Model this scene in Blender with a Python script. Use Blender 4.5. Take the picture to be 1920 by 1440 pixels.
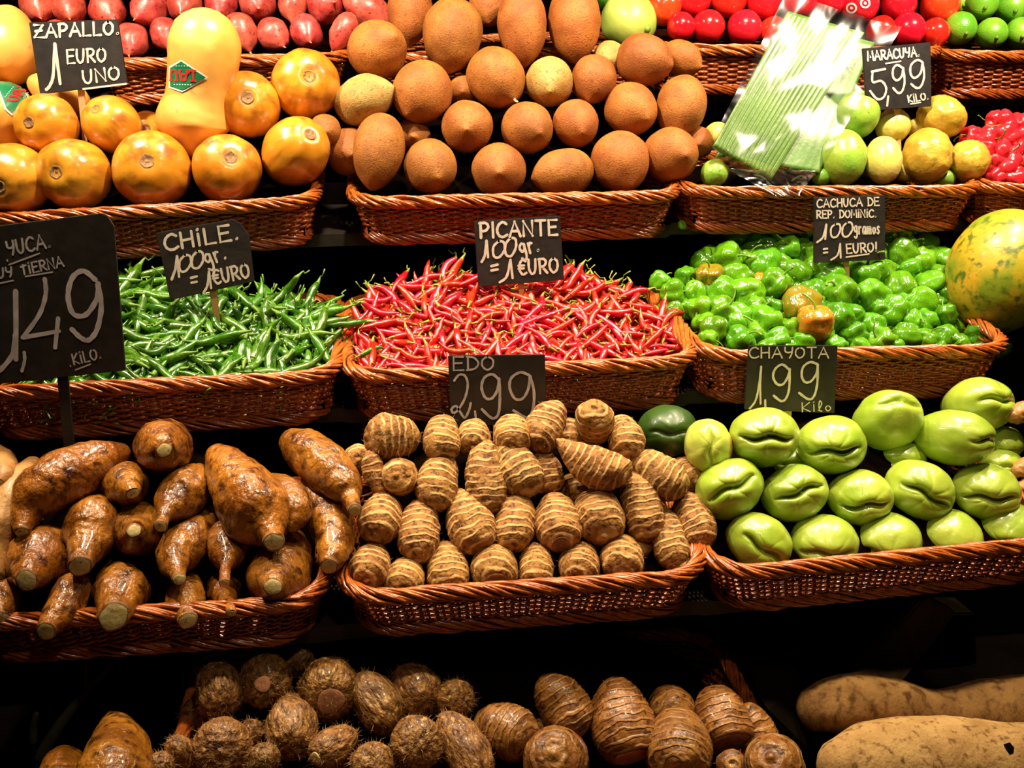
import bpy, bmesh, math, random
from mathutils import Vector, Matrix, noise
from mathutils.bvhtree import BVHTree
R = math.radians
random.seed(7)
for o in list(bpy.data.objects): bpy.data.objects.remove(o)
scn = bpy.context.scene
C = scn.collection
# ------------------------------------------------------------------ camera
F = 1900.0
CAM = Vector((0, 0, 1.5))
YAW, PIT = R(7.5), R(15.3)
FWD = Vector((math.sin(YAW)*math.cos(PIT), math.cos(YAW)*math.cos(PIT), -math.sin(PIT)))
RGT = Vector((math.cos(YAW), -math.sin(YAW), 0))
UPV = RGT.cross(FWD)
cd = bpy.data.cameras.new('camera'); cam = bpy.data.objects.new('camera', cd); C.objects.link(cam)
cd.sensor_width = 36; cd.lens = F/1920*36; cd.clip_start = 0.02
cam.matrix_world = Matrix(((RGT.x, UPV.x, -FWD.x, CAM.x), (RGT.y, UPV.y, -FWD.y, CAM.y), (RGT.z, UPV.z, -FWD.z, CAM.z), (0, 0, 0, 1)))
scn.camera = cam
# ------------------------------------------------------------------ world, lights, exposure
w = bpy.data.worlds.new('world'); scn.world = w; w.use_nodes = True
w.node_tree.nodes['Background'].inputs[0].default_value = (1.0, .62, .38, 1)
w.node_tree.nodes['Background'].inputs[1].default_value = 0.006
scn.view_settings.view_transform = 'Standard'; scn.view_settings.look = 'None'
scn.view_settings.gamma = 1; scn.view_settings.exposure = 0.0; scn.view_settings.use_curve_mapping = False
def spot(x, y, z, tx, ty, tz, e, size, blend, rad=.035, col=(1, .80, .60)):
    l = bpy.data.lights.new('stall_or_fill_lamp', 'SPOT'); o = bpy.data.objects.new('stall_or_fill_lamp', l); C.objects.link(o)
    l.energy = e; l.spot_size = R(size); l.spot_blend = blend; l.shadow_soft_size = rad; l.color = col
    o.location = (x, y, z)
    o.rotation_euler = (Vector((tx, ty, tz))-Vector((x, y, z))).to_track_quat('-Z', 'Y').to_euler()
UPPER = [(-.60, 1.50, 2.12, -.42, 1.74, 1.40), (.02, 1.48, 2.14, .05, 1.72, 1.40), (.60, 1.48, 2.14, .58, 1.72, 1.40), (1.18, 1.50, 2.12, 1.10, 1.76, 1.42)]
for a in UPPER: spot(*a, 60, 100, .7, .03, (1, .82, .60))
LOWER = [(-.38, 1.16, 2.25, -.30, 1.26, 1.0), (.30, 1.14, 2.28, .28, 1.26, 1.0), (1.00, 1.18, 2.25, .90, 1.30, 1.0)]
for a, e in zip(LOWER, (38, 58, 62)): spot(*a, e, 62, .9, .03, (1, .77, .46))
spot(.25, .35, 2.35, .25, 1.4, 1.2, 15, 75, .8, .05, (1, .80, .55))   # added fill spot ahead of the camera, brightens fronts and boards
# ------------------------------------------------------------------ pixel helpers
def ray(px, py): return (FWD + RGT*((px-960)/F) + UPV*((720-py)/F))
def P(px, py, Y):
    d = ray(px, py); return CAM + d*(Y/d.y)
def dep(p): return (p-CAM).dot(FWD)
def lerp(a, b, t): return a+(b-a)*t
HEAP = {'top': (330, 1.71, 50, 1.87), 'upper': (80, 1.965, 0, 2.03), 'mid': (690, 1.475, 500, 1.66), 'low': (1080, 1.205, 790, 1.335), 'ground': (1440, 1.03, 1240, 1.20)}
def HY(h, py):
    a, ya, b, yb = HEAP[h]; return lerp(ya, yb, max(-.3, min(1.3, (a-py)/(a-b))))
# ------------------------------------------------------------------ materials
def mk(name, c1, c2, scale=8, rough=.5, bump=.0, bscale=60, coat=0, spec=.5, detail=4, c3=None, c3s=30, c3t=(.6, .66), stripe=None, stretch=None, rnd=.0, rad=None, contrast=(.35, .65), bdist=.002):
    m = bpy.data.materials.new(name); m.use_nodes = True; nt = m.node_tree; N = nt.nodes; L = nt.links
    b = N['Principled BSDF']; b.inputs['Roughness'].default_value = rough
    b.inputs['Specular IOR Level'].default_value = spec
    b.inputs['Coat Weight'].default_value = coat; b.inputs['Coat Roughness'].default_value = .12
    tc = N.new('ShaderNodeTexCoord'); oi = N.new('ShaderNodeObjectInfo')
    ad = N.new('ShaderNodeVectorMath'); ad.operation = 'MULTIPLY_ADD'
    L.new(tc.outputs['Object'], ad.inputs[0]); ad.inputs[1].default_value = stretch or (1, 1, 1)
    ml = N.new('ShaderNodeMath'); ml.operation = 'MULTIPLY'; ml.inputs[1].default_value = 17
    L.new(oi.outputs['Random'], ml.inputs[0]); L.new(ml.outputs[0], ad.inputs[2])
    def noi(s, d=detail):
        n = N.new('ShaderNodeTexNoise'); n.inputs['Scale'].default_value = s; n.inputs['Detail'].default_value = d
        L.new(ad.outputs[0], n.inputs['Vector']); return n
    def ramp(src, a, b_):
        r = N.new('ShaderNodeMapRange'); r.inputs[1].default_value = a; r.inputs[2].default_value = b_; L.new(src, r.inputs[0]); return r.outputs[0]
    def mix(f, a, b_):
        x = N.new('ShaderNodeMix'); x.data_type = 'RGBA'
        if f is not None:
            if isinstance(f, float): x.inputs[0].default_value = f
            else: L.new(f, x.inputs[0])
        for i, v in ((6, a), (7, b_)):
            if isinstance(v, tuple): x.inputs[i].default_value = (*v, 1)
            else: L.new(v, x.inputs[i])
        return x.outputs[2]
    col = mix(ramp(noi(scale).outputs[0], *contrast), c1, c2)
    if c3: col = mix(ramp(noi(c3s, 2).outputs[0], *c3t), col, c3)
    hgt = None
    if stripe:   # stripe = (freq per metre, colour, width lo, hi, bump strength share)
        at = N.new('ShaderNodeAttribute'); at.attribute_name = 'ax'
        nn = noi(28, 2); m1 = N.new('ShaderNodeMath'); m1.operation = 'MULTIPLY_ADD'; m1.inputs[1].default_value = .020
        L.new(nn.outputs[0], m1.inputs[0]); L.new(at.outputs['Fac'], m1.inputs[2])
        m2 = N.new('ShaderNodeMath'); m2.operation = 'MULTIPLY'; m2.inputs[1].default_value = stripe[0]*2*math.pi; L.new(m1.outputs[0], m2.inputs[0])
        m3 = N.new('ShaderNodeMath'); m3.operation = 'SINE'; L.new(m2.outputs[0], m3.inputs[0])
        st = ramp(m3.outputs[0], stripe[2], stripe[3])
        n2 = ramp(noi(45, 3).outputs[0], .30, .48)
        m4 = N.new('ShaderNodeMath'); m4.operation = 'MULTIPLY'; L.new(st, m4.inputs[0]); L.new(n2, m4.inputs[1])
        col = mix(m4.outputs[0], col, stripe[1]); hgt = m4.outputs[0]
    if rnd:
        h = N.new('ShaderNodeHueSaturation'); L.new(col, h.inputs['Color'])
        r1 = N.new('ShaderNodeMapRange'); L.new(oi.outputs['Random'], r1.inputs[0]); r1.inputs[3].default_value = .5-rnd*.04; r1.inputs[4].default_value = .5+rnd*.04
        L.new(r1.outputs[0], h.inputs['Hue'])
        m5 = N.new('ShaderNodeMath'); m5.operation = 'FRACT'; m6 = N.new('ShaderNodeMath'); m6.operation = 'MULTIPLY'; m6.inputs[1].default_value = 7.3
        L.new(oi.outputs['Random'], m6.inputs[0]); L.new(m6.outputs[0], m5.inputs[0])
        r2 = N.new('ShaderNodeMapRange'); L.new(m5.outputs[0], r2.inputs[0]); r2.inputs[3].default_value = 1-rnd; r2.inputs[4].default_value = 1+rnd*.6
        L.new(r2.outputs[0], h.inputs['Value']); col = h.outputs[0]
    L.new(col, b.inputs['Base Color'])
    if bump:
        bp = N.new('ShaderNodeBump'); bp.inputs['Strength'].default_value = bump; bp.inputs['Distance'].default_value = bdist
        src = noi(bscale, 3).outputs[0]
        if hgt:
            m7 = N.new('ShaderNodeMath'); m7.operation = 'MULTIPLY_ADD'; m7.inputs[1].default_value = stripe[4]; L.new(hgt, m7.inputs[0]); L.new(src, m7.inputs[2]); src = m7.outputs[0]
        L.new(src, bp.inputs['Height']); L.new(bp.outputs[0], b.inputs['Normal'])
    return m
M = {}
M['squash'] = mk('squash_skin', (.56, .20, .008), (.74, .33, .022), 14, .30, .15, 90, .45, spec=.7, c3=(.34, .11, .008), c3s=48, c3t=(.48, .72), stretch=(1, 1, .10), rnd=.12)
M['squashp'] = mk('squash_skin_pale', (.74, .33, .04), (.84, .44, .10), 10, .38, .1, 90, .1, c3=(.6, .25, .08), c3s=40, c3t=(.66, .75))
M['scar'] = mk('scar', (.17, .07, .018), (.36, .19, .07), 160, .7, .6, 200)
M['mamey'] = mk('mamey_skin', (.25, .072, .008), (.38, .13, .019), 30, .62, .55, 420, .0, spec=.35, c3=(.20, .055, .008), c3s=230, c3t=(.56, .72), rnd=.14)
M['mameyg'] = mk('mamey_skin_green', (.36, .17, .03), (.42, .29, .08), 25, .62, .55, 420, .0, spec=.35, c3=(.30, .12, .03), c3s=200, c3t=(.55, .7))
M['sweet'] = mk('sweet_potato_skin', (.36, .032, .022), (.52, .09, .06), 45, .42, .5, 100, .2, c3=(.20, .018, .012), c3s=150, c3t=(.62, .68), rnd=.14)
M['sweettip'] = mk('sweet_tip', (.5, .2, .1), (.3, .12, .06), 60, .7)
M['tomato'] = mk('tomato_skin', (.62, .006, .010), (.70, .015, .012), 12, .18, 0, 60, .5, rnd=.10)
M['tomatoo'] = mk('tomato_skin_orange', (.80, .07, .012), (.72, .03, .01), 16, .2, 0, 60, .5)
M['lime'] = mk('lime_skin', (.10, .34, .015), (.24, .50, .03), 20, .3, .35, 380, .3)
M['mangop'] = mk('pale_green_skin', (.55, .62, .12), (.30, .48, .05), 12, .4, .15, 120, .2)
M['maraG'] = mk('maracuya_green', (.16, .38, .03), (.35, .50, .05), 16, .35, .4, 120, .2, c3=(.12, .2, .02), c3s=120, c3t=(.65, .75))
M['maraY'] = mk('maracuya_yellow', (.78, .62, .18), (.62, .55, .10), 18, .35, .3, 160, .2, c3=(.40, .38, .06), c3s=60, c3t=(.6, .75))
M['maraW'] = mk('maracuya_wrinkled', (.60, .40, .05), (.42, .25, .02), 28, .3, .9, 90, .2, c3=(.38, .24, .03), c3s=70, c3t=(.55, .7))
M['chilired'] = mk('red_chilli_skin', (.46, .002, .006), (.62, .008, .006), 20, .24, .12, 160, .4, rnd=.22)
M['chiligreen'] = mk('green_chilli_skin', (.022, .095, .002), (.07, .21, .006), 25, .2, .12, 160, .5, rnd=.35)
M['stemg'] = mk('green_stem', (.08, .20, .012), (.17, .28, .03), 60, .5)
M['stemr'] = mk('chilli_stem', (.13, .22, .012), (.27, .26, .03), 60, .5)
M['pepper'] = mk('green_pepper_skin', (.050, .20, .003), (.12, .34, .008), 22, .18, .0, 60, .6, rnd=.28)
M['pepperr'] = mk('turning_pepper_skin', (.09, .22, .008), (.34, .10, .010), 18, .18, 0, 60, .6, contrast=(.42, .58))
M['peppero'] = mk('orange_pepper_skin', (.14, .28, .01), (.66, .13, .015), 22, .18, 0, 60, .6, contrast=(.44, .54), c3=(.72, .04, .01), c3s=24, c3t=(.58, .66))
M['pepperm'] = mk('red_pepper_skin', (.62, .008, .03), (.72, .03, .03), 22, .2, .1, 60, .5)
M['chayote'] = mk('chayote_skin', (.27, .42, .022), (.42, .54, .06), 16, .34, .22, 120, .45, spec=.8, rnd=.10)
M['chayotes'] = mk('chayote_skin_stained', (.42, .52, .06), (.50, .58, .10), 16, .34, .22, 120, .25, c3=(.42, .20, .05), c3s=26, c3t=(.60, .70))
M['chayoted'] = mk('chayote_skin_shaded', (.018, .05, .003), (.03, .075, .006), 16, .4, .2, 120, .1)  # shaded copy of the chayote skin, shadow put into its colour
M['papaya'] = mk('papaya_skin', (.56, .34, .015), (.20, .27, .012), 13, .4, .25, 100, .2, c3=(.09, .13, .008), c3s=60, c3t=(.52, .66), contrast=(.42, .56))
M['edo'] = mk('eddo_skin', (.24, .095, .018), (.43, .205, .05), 32, .68, 1.0, 170, .0, spec=.3, c3=(.11, .038, .010), c3s=150, c3t=(.52, .64), stripe=(98, (.62, .38, .15), .2, .95, .5), rnd=.12)
M['malanga'] = mk('malanga_skin', (.075, .024, .005), (.33, .15, .035), 150, .5, 1.0, 170, .1, c3=(.50, .28, .08), c3s=200, c3t=(.58, .68), stretch=(1, 1, .45), rnd=.1, bdist=.005)
M['ring'] = mk('ringed_taro_skin', (.13, .042, .006), (.30, .12, .022), 60, .42, .9, 150, .15, c3=(.06, .02, .006), c3s=110, c3t=(.56, .66), stripe=(95, (.30, .14, .032), .2, .9, .8), rnd=.1)
M['pink'] = mk('pink_bud', (.7, .03, .04), (.6, .1, .1), 80, .5)
M['pinkcut'] = mk('broken_flesh', (.50, .22, .12), (.42, .20, .09), 90, .7, .4, 150)
M['hair'] = mk('fibre', (.42, .24, .09), (.28, .14, .05), 100, .7)
M['yuca'] = mk('yuca_skin', (.19, .056, .004), (.42, .155, .016), 22, .32, 1.0, 95, .35, c3=(.06, .014, .002), c3s=55, c3t=(.50, .68), stretch=(1.2, 1.2, .8), rnd=.12, bdist=.0045)
M['yucat'] = mk('yuca_skin_tan', (.42, .19, .05), (.52, .27, .08), 18, .5, .9, 110, .1, c3=(.2, .07, .02), c3s=60, c3t=(.58, .72))
M['flesh'] = mk('cut_flesh', (.80, .66, .30), (.62, .46, .16), 120, .55, .3, 200, c3=(.3, .18, .05), c3s=160, c3t=(.6, .7))
M['bark'] = mk('cut_rim', (.16, .06, .02), (.3, .13, .04), 120, .7)
M['yam'] = mk('yam_skin', (.28, .155, .05), (.42, .26, .095), 26, .8, .9, 210, .0, spec=.2, c3=(.15, .07, .02), c3s=110, c3t=(.55, .7), stretch=(1, 1, .4))
M['yamd'] = mk('yam_skin_dark', (.22, .11, .035), (.36, .20, .07), 26, .8, 1, 210, .0, spec=.2, c3=(.11, .05, .015), c3s=80, c3t=(.52, .7), stretch=(1, 1, .4))
M['wicker'] = mk('wicker', (.20, .034, .005), (.36, .080, .011), 70, .28, .25, 300, .4, rnd=.05)
M['wickert'] = mk('wicker_rim', (.30, .058, .008), (.50, .13, .018), 60, .26, .25, 300, .5)
M['gap_shade'] = mk('shade_black_padding', (.003, .0015, .001), (.004, .002, .001), 30, 1, spec=.0)  # added filling, coloured near black so heap gaps read as shade
M['board'] = mk('slate_paint', (.012, .010, .009), (.022, .018, .016), 60, .55, .15, 120, c3=(.035, .03, .027), c3s=12, c3t=(.6, .8))
M['paint'] = mk('white_marker', (.80, .72, .62), (.66, .58, .50), 90, .6)
M['paintg'] = mk('chalky_marker', (.60, .55, .58), (.42, .39, .42), 70, .7)
M['wood'] = mk('stake_wood', (.62, .38, .17), (.50, .28, .11), 50, .6, .3, 100, stretch=(1, 1, .15))
M['post'] = mk('black_post', (.012, .012, .013), (.02, .02, .02), 50, .45)
M['yellow'] = mk('yellow_stake', (.70, .52, .05), (.6, .45, .04), 50, .5)
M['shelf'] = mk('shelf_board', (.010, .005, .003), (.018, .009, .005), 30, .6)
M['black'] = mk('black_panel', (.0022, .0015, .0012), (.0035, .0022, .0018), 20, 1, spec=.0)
M['steel'] = mk('steel_edge', (.10, .09, .07), (.14, .12, .09), 40, .3); M['steel'].node_tree.nodes['Principled BSDF'].inputs['Metallic'].default_value = .8
M['greentag'] = mk('green_plastic', (.15, .38, .03), (.2, .42, .05), 30, .4)
M['leaf'] = mk('banana_leaf', (.075, .18, .018), (.14, .27, .04), 12, .35, .2, 120, .3, stretch=(1, 1, 1), c3=(.26, .38, .10), c3s=20, c3t=(.62, .75))
M['leafd'] = mk('banana_leaf_under', (.09, .22, .03), (.16, .30, .06), 12, .4, .2, 120, .2)
M['leafrib'] = mk('leaf_rib', (.20, .33, .07), (.16, .28, .05), 40, .4)
M['stgreen'] = mk('sticker_green', (.008, .16, .06), (.012, .2, .075), 40, .35)
M['stwhite'] = mk('sticker_white', (.82, .80, .74), (.8, .78, .72), 40, .4)
M['stred'] = mk('sticker_red', (.72, .02, .02), (.65, .015, .02), 40, .4)
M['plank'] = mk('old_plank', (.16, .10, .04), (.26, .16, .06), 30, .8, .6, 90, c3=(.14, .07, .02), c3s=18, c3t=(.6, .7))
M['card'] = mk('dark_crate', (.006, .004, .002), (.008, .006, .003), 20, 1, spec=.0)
M['twig'] = mk('twig', (.05, .045, .03), (.08, .07, .045), 60, .8)
M['paper'] = mk('paper_scrap', (.3, .25, .25), (.2, .17, .17), 60, .7)
m = bpy.data.materials.new('clear_film'); m.use_nodes = True; nt = m.node_tree; nt.nodes.clear()
ou = nt.nodes.new('ShaderNodeOutputMaterial'); tr = nt.nodes.new('ShaderNodeBsdfTransparent'); gl = nt.nodes.new('ShaderNodeBsdfGlossy'); mx = nt.nodes.new('ShaderNodeMixShader')
fr = nt.nodes.new('ShaderNodeFresnel'); fr.inputs[0].default_value = 1.55; tr.inputs[0].default_value = (.95, .95, .93, 1); gl.inputs['Roughness'].default_value = .13
ma = nt.nodes.new('ShaderNodeMath'); ma.operation = 'MULTIPLY_ADD'; ma.inputs[1].default_value = .9; ma.inputs[2].default_value = .015; nt.links.new(fr.outputs[0], ma.inputs[0])
mi = nt.nodes.new('ShaderNodeMath'); mi.operation = 'MINIMUM'; mi.inputs[1].default_value = .25; nt.links.new(ma.outputs[0], mi.inputs[0]); nt.links.new(mi.outputs[0], mx.inputs[0]); nt.links.new(tr.outputs[0], mx.inputs[1]); nt.links.new(gl.outputs[0], mx.inputs[2]); nt.links.new(mx.outputs[0], ou.inputs[0])
M['film'] = m
# ------------------------------------------------------------------ mesh helpers
def mesh(name, vs, fs, mat, smooth=True, ax=None):
    me = bpy.data.meshes.new(name); me.from_pydata([tuple(v) for v in vs], [], fs)
    if smooth: me.polygons.foreach_set('use_smooth', [True]*len(me.polygons))
    for q in (mat if isinstance(mat, list) else [mat]): me.materials.append(q)
    if ax is not None:
        a = me.attributes.new('ax', 'FLOAT', 'POINT'); a.data.foreach_set('value', ax)
    me.update(); return me
def link(name, me, parent=None, mw=None):
    o = bpy.data.objects.new(name, me); C.objects.link(o)
    if parent is not None: o.parent = parent
    if mw is not None: o.matrix_local = mw
    return o
def tag(o, label=None, cat=None, group=None, kind=None):
    for k, v in (('label', label), ('category', cat), ('group', group), ('kind', kind)):
        if v: o[k] = v
    return o
USED = {}
def blob(fn, R0, L0, nu=28, nv=36, namp=0, nfreq=3, seed=0, bend=0, mod=None, sx=1, sy=1):
    """closed body of revolution along local Z; fn(z) radius factor, mod(x,y,z,th)->x,y,z all in units of R0"""
    vs = []; ax = []; off = Vector((seed*3.7, seed*1.3, -seed*2.1))
    rings = []
    def put(x, y, z, th):
        a = z*R0
        if mod: x, y, z = mod(x, y, z, th)
        if namp:
            k = 1+namp*noise.noise(Vector((x, y, z))*nfreq+off)+namp*.4*noise.noise(Vector((x, y, z))*nfreq*2.7+off)
            x *= k; y *= k; z = z*(1+(k-1)*.5)
        x += bend*z*z
        vs.append((x*R0, y*R0, z*R0)); ax.append(a); return len(vs)-1
    south = put(0, 0, -L0, 0)
    for i in range(1, nu):
        zz = -math.cos(math.pi*i/nu)
        r = fn(zz)
        rings.append([put(r*math.cos(2*math.pi*j/nv)*sx, r*math.sin(2*math.pi*j/nv)*sy, zz*L0, 2*math.pi*j/nv) for j in range(nv)])
    north = put(0, 0, L0, 0)
    fs = []
    for j in range(nv):
        k = (j+1) % nv
        fs.append((south, rings[0][k], rings[0][j])); fs.append((north, rings[-1][j], rings[-1][k]))
        for i in range(len(rings)-1): fs.append((rings[i][j], rings[i][k], rings[i+1][k], rings[i+1][j]))
    return vs, fs, ax
def sph(z): return math.sqrt(max(0, 1-z*z))
def frame(d, p, roll=0):
    """matrix with local Z along d, local X close to image right"""
    d = d.normalized(); x = RGT - d*RGT.dot(d)
    if x.length < .25: x = UPV - d*UPV.dot(d)
    x.normalize(); y = d.cross(x)
    x, y = x*math.cos(roll)+y*math.sin(roll), y*math.cos(roll)-x*math.sin(roll)
    return Matrix(((x.x, y.x, d.x, p.x), (x.y, y.y, d.y, p.y), (x.z, y.z, d.z, p.z), (0, 0, 0, 1)))
def pose(heap, cx, cy, r, L, hx, hy, dy=0, roll=0):
    """place an item from its pixel centre, radius and the pixel where its head end shows"""
    dx, dyp = hx-cx, -(hy-cy); dist = math.hypot(dx, dyp)
    c = min(1, dist/(L*r)); s = math.sqrt(1-c*c)
    Y = HY(heap, cy)+dy
    p = P(cx, cy, Y); vd = (p-CAM).normalized()
    rt = RGT; up = rt.cross(vd).normalized(); rt = vd.cross(up)
    d = ((rt*dx+up*dyp)/dist*c if dist > .01 else Vector((0, 0, 0))) - vd*s
    rw = r*dep(p)/F
    push = (math.sqrt((L*s)**2+c*c)-1)*rw*.9
    p = p+vd*push; rw = r*dep(p)/F
    return frame(d, p, roll), rw
def tube(pts, rads, mat, name, nv=24, seg=6, namp=0, nfreq=2, seed=0, cap=True, ring=0, origin=None):
    """tube with a smooth spine, world points; returns mesh, origin, last tangent, last point, last radius"""
    P3 = [Vector(p) for p in pts]; n = len(P3); S = []
    for i in range(n-1):
        p0 = P3[max(0, i-1)]; p1 = P3[i]; p2 = P3[i+1]; p3 = P3[min(n-1, i+2)]
        r0 = rads[max(0, i-1)]; r1 = rads[i]; r2 = rads[i+1]; r3 = rads[min(n-1, i+2)]
        for k in range(seg+(i == n-2)):
            t = k/seg
            f = lambda a, b, c, d: .5*((2*b)+(-a+c)*t+(2*a-5*b+4*c-d)*t*t+(-a+3*b-3*c+d)*t**3)
            S.append((f(p0, p1, p2, p3), max(.0002, f(r0, r1, r2, r3))))
    if cap:
        t0 = (S[0][0]-S[1][0]).normalized(); r0 = S[0][1]
        S = [(S[0][0]+t0*r0*h, r0*q) for h, q in ((.72, .12), (.66, .38), (.5, .66), (.27, .88))]+S
        if cap == 2:
            t1 = (S[-1][0]-S[-2][0]).normalized(); r1 = S[-1][1]
            S = S+[(S[-1][0]+t1*r1*h, r1*q) for h, q in ((.27, .88), (.5, .66), (.66, .38), (.72, .12))]
    org = origin or sum((s[0] for s in S), Vector())/len(S)
    vs = []; fs = []; ax = []; a = 0; ref = Vector((0, 0, 1)); prev = None; off = Vector((seed*2.3, seed, 0))
    for i, (p, r) in enumerate(S):
        tg = (S[min(i+1, len(S)-1)][0]-S[max(i-1, 0)][0]).normalized()
        if prev is None:
            ref = Vector((.3, .2, 1)) if abs(tg.z) < .8 else Vector((1, .2, 0))
            x = (ref-tg*ref.dot(tg)).normalized()
        else: x = (prev-tg*prev.dot(tg)).normalized()
        prev = x; y = tg.cross(x)
        if i: a += (p-S[i-1][0]).length
        for j in range(nv):
            th = 2*math.pi*j/nv; d = x*math.cos(th)+y*math.sin(th); q = p+d*r
            k = 1
            if namp:
                rm = max(x_[1] for x_ in S); k = 1+namp*noise.noise(q/rm*nfreq+off)+namp*.5*noise.noise(q/rm*nfreq*3+off)
            if ring: k += ring*math.sin(a*ring_freq)
            vs.append(p+d*r*k-org); ax.append(a)
        if i:
            b0 = (i-1)*nv; b1 = i*nv
            for j in range(nv):
                k_ = (j+1) % nv; fs.append((b0+j, b0+k_, b1+k_, b1+j))
    fs.append(tuple(range(nv-1, -1, -1))); fs.append(tuple(range(len(vs)-nv, len(vs))))
    me = mesh(name, vs, fs, mat, True, ax)
    tg = (S[-1][0]-S[-2][0]).normalized()
    return me, org, tg, S[-1][0], S[-1][1]
ring_freq = 400
ORD = ['first', 'second', 'third', 'fourth', 'fifth', 'sixth', 'seventh', 'eighth', 'ninth', 'tenth', 'eleventh', 'twelfth', 'thirteenth', 'fourteenth', 'fifteenth', 'sixteenth']
def ordn(i): return 'leftmost' if i == 0 else ORD[i]+' from left'
def number_rows(rows):
    """rows: list of (row name, [items with cx first]); yields place phrase for each item by id"""
    out = {}
    for rn, its in rows:
        for i, it in enumerate(sorted(its, key=lambda t: t[0])): out[id(it)] = f'{ordn(i)} in {rn}'
    return out
def box(name, cx, cy, cz, sx, sy, sz, mat, parent=None, mw=None, bevel=0):
    bm = bmesh.new(); bmesh.ops.create_cube(bm, size=1)
    for v in bm.verts: v.co = Vector((v.co.x*sx+cx, v.co.y*sy+cy, v.co.z*sz+cz))
    if bevel: bmesh.ops.bevel(bm, geom=bm.edges[:], offset=bevel, segments=2, affect='EDGES')
    me = bpy.data.meshes.new(name); bm.to_mesh(me); bm.free(); me.materials.append(mat)
    return link(name, me, parent, mw)
# ------------------------------------------------------------------ structure
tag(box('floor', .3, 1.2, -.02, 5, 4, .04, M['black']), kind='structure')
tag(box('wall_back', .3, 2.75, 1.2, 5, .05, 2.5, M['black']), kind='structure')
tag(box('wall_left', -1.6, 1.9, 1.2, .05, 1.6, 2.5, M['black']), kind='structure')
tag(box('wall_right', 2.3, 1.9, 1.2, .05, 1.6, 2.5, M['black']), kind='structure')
# ------------------------------------------------------------------ baskets
def rrect(W, D, rc, n=10):
    """rounded rectangle loop starting at front left going right: list of (x,y) and its outward normals; y from 0 (front) to D"""
    pts = []
    def arc(cx, cy, a0):
        for k in range(n+1):
            a = a0+math.pi/2*k/n; pts.append((cx+rc*math.cos(a), cy+rc*math.sin(a)))
    def seg(x0, y0, x1, y1):
        m_ = max(2, int(math.hypot(x1-x0, y1-y0)/.02))
        for k in range(1, m_): pts.append((lerp(x0, x1, k/m_), lerp(y0, y1, k/m_)))
    seg(-W/2+rc, 0, W/2-rc, 0); arc(W/2-rc, rc, -math.pi/2)
    seg(W/2, rc, W/2, D-rc); arc(W/2-rc, D-rc, 0)
    seg(W/2-rc, D, -W/2+rc, D); arc(-W/2+rc, D-rc, math.pi/2)
    seg(-W/2, D-rc, -W/2, rc); arc(-W/2+rc, rc, math.pi)
    return pts
class Loop:
    def __init__(s, W, D, rc):
        s.p = rrect(W, D, rc); s.n = len(s.p); s.c = [0]
        for i in range(s.n):
            a = s.p[i]; b = s.p[(i+1) % s.n]; s.c.append(s.c[-1]+math.hypot(b[0]-a[0], b[1]-a[1]))
        s.L = s.c[-1]
    def at(s, t):
        t = (t % 1)*s.L
        lo, hi = 0, s.n
        while hi-lo > 1:
            m_ = (lo+hi)//2
            if s.c[m_] <= t: lo = m_
            else: hi = m_
        a = s.p[lo]; b = s.p[(lo+1) % s.n]; k = (t-s.c[lo])/max(1e-9, s.c[lo+1]-s.c[lo])
        dx, dy = b[0]-a[0], b[1]-a[1]; l = math.hypot(dx, dy) or 1
        return lerp(a[0], b[0], k), lerp(a[1], b[1], k), dy/l, -dx/l
def strand(vs, fs, pts, hw, ht, nrm, closed, wz):
    """4-sided strand: pts list of Vector, nrm outward 2D normals; wz half height"""
    b = len(vs); n = len(pts)
    for p, q in zip(pts, nrm):
        o = Vector((q[0], q[1], 0))
        vs += [p+o*ht, p+Vector((0, 0, wz)), p-o*ht, p-Vector((0, 0, wz))]
    for i in range(n if closed else n-1):
        k = (i+1) % n
        for j in range(4):
            l = (j+1) % 4; fs.append((b+i*4+j, b+k*4+j, b+k*4+l, b+i*4+l))
def rod(vs, fs, pts, r, ns=5):
    b = len(vs); n = len(pts)
    for i, p in enumerate(pts):
        tg = (pts[min(i+1, n-1)]-pts[max(i-1, 0)]).normalized()
        x = tg.cross(Vector((0.01, 0.02, 1))); x = x.normalized() if x.length > .05 else Vector((1, 0, 0)); y = tg.cross(x)
        rr = r*(.55 if i in (0, n-1) else 1)
        for j in range(ns):
            a = 2*math.pi*j/ns; vs.append(p+(x*math.cos(a)+y*math.sin(a))*rr)
    for i in range(n-1):
        for j in range(ns):
            k = (j+1) % ns; fs.append((b+i*ns+j, b+i*ns+k, b+(i+1)*ns+k, b+(i+1)*ns+j))
    fs.append(tuple(b+j for j in range(ns-1, -1, -1))); fs.append(tuple(b+(n-1)*ns+j for j in range(ns)))
BASK = {}
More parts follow.
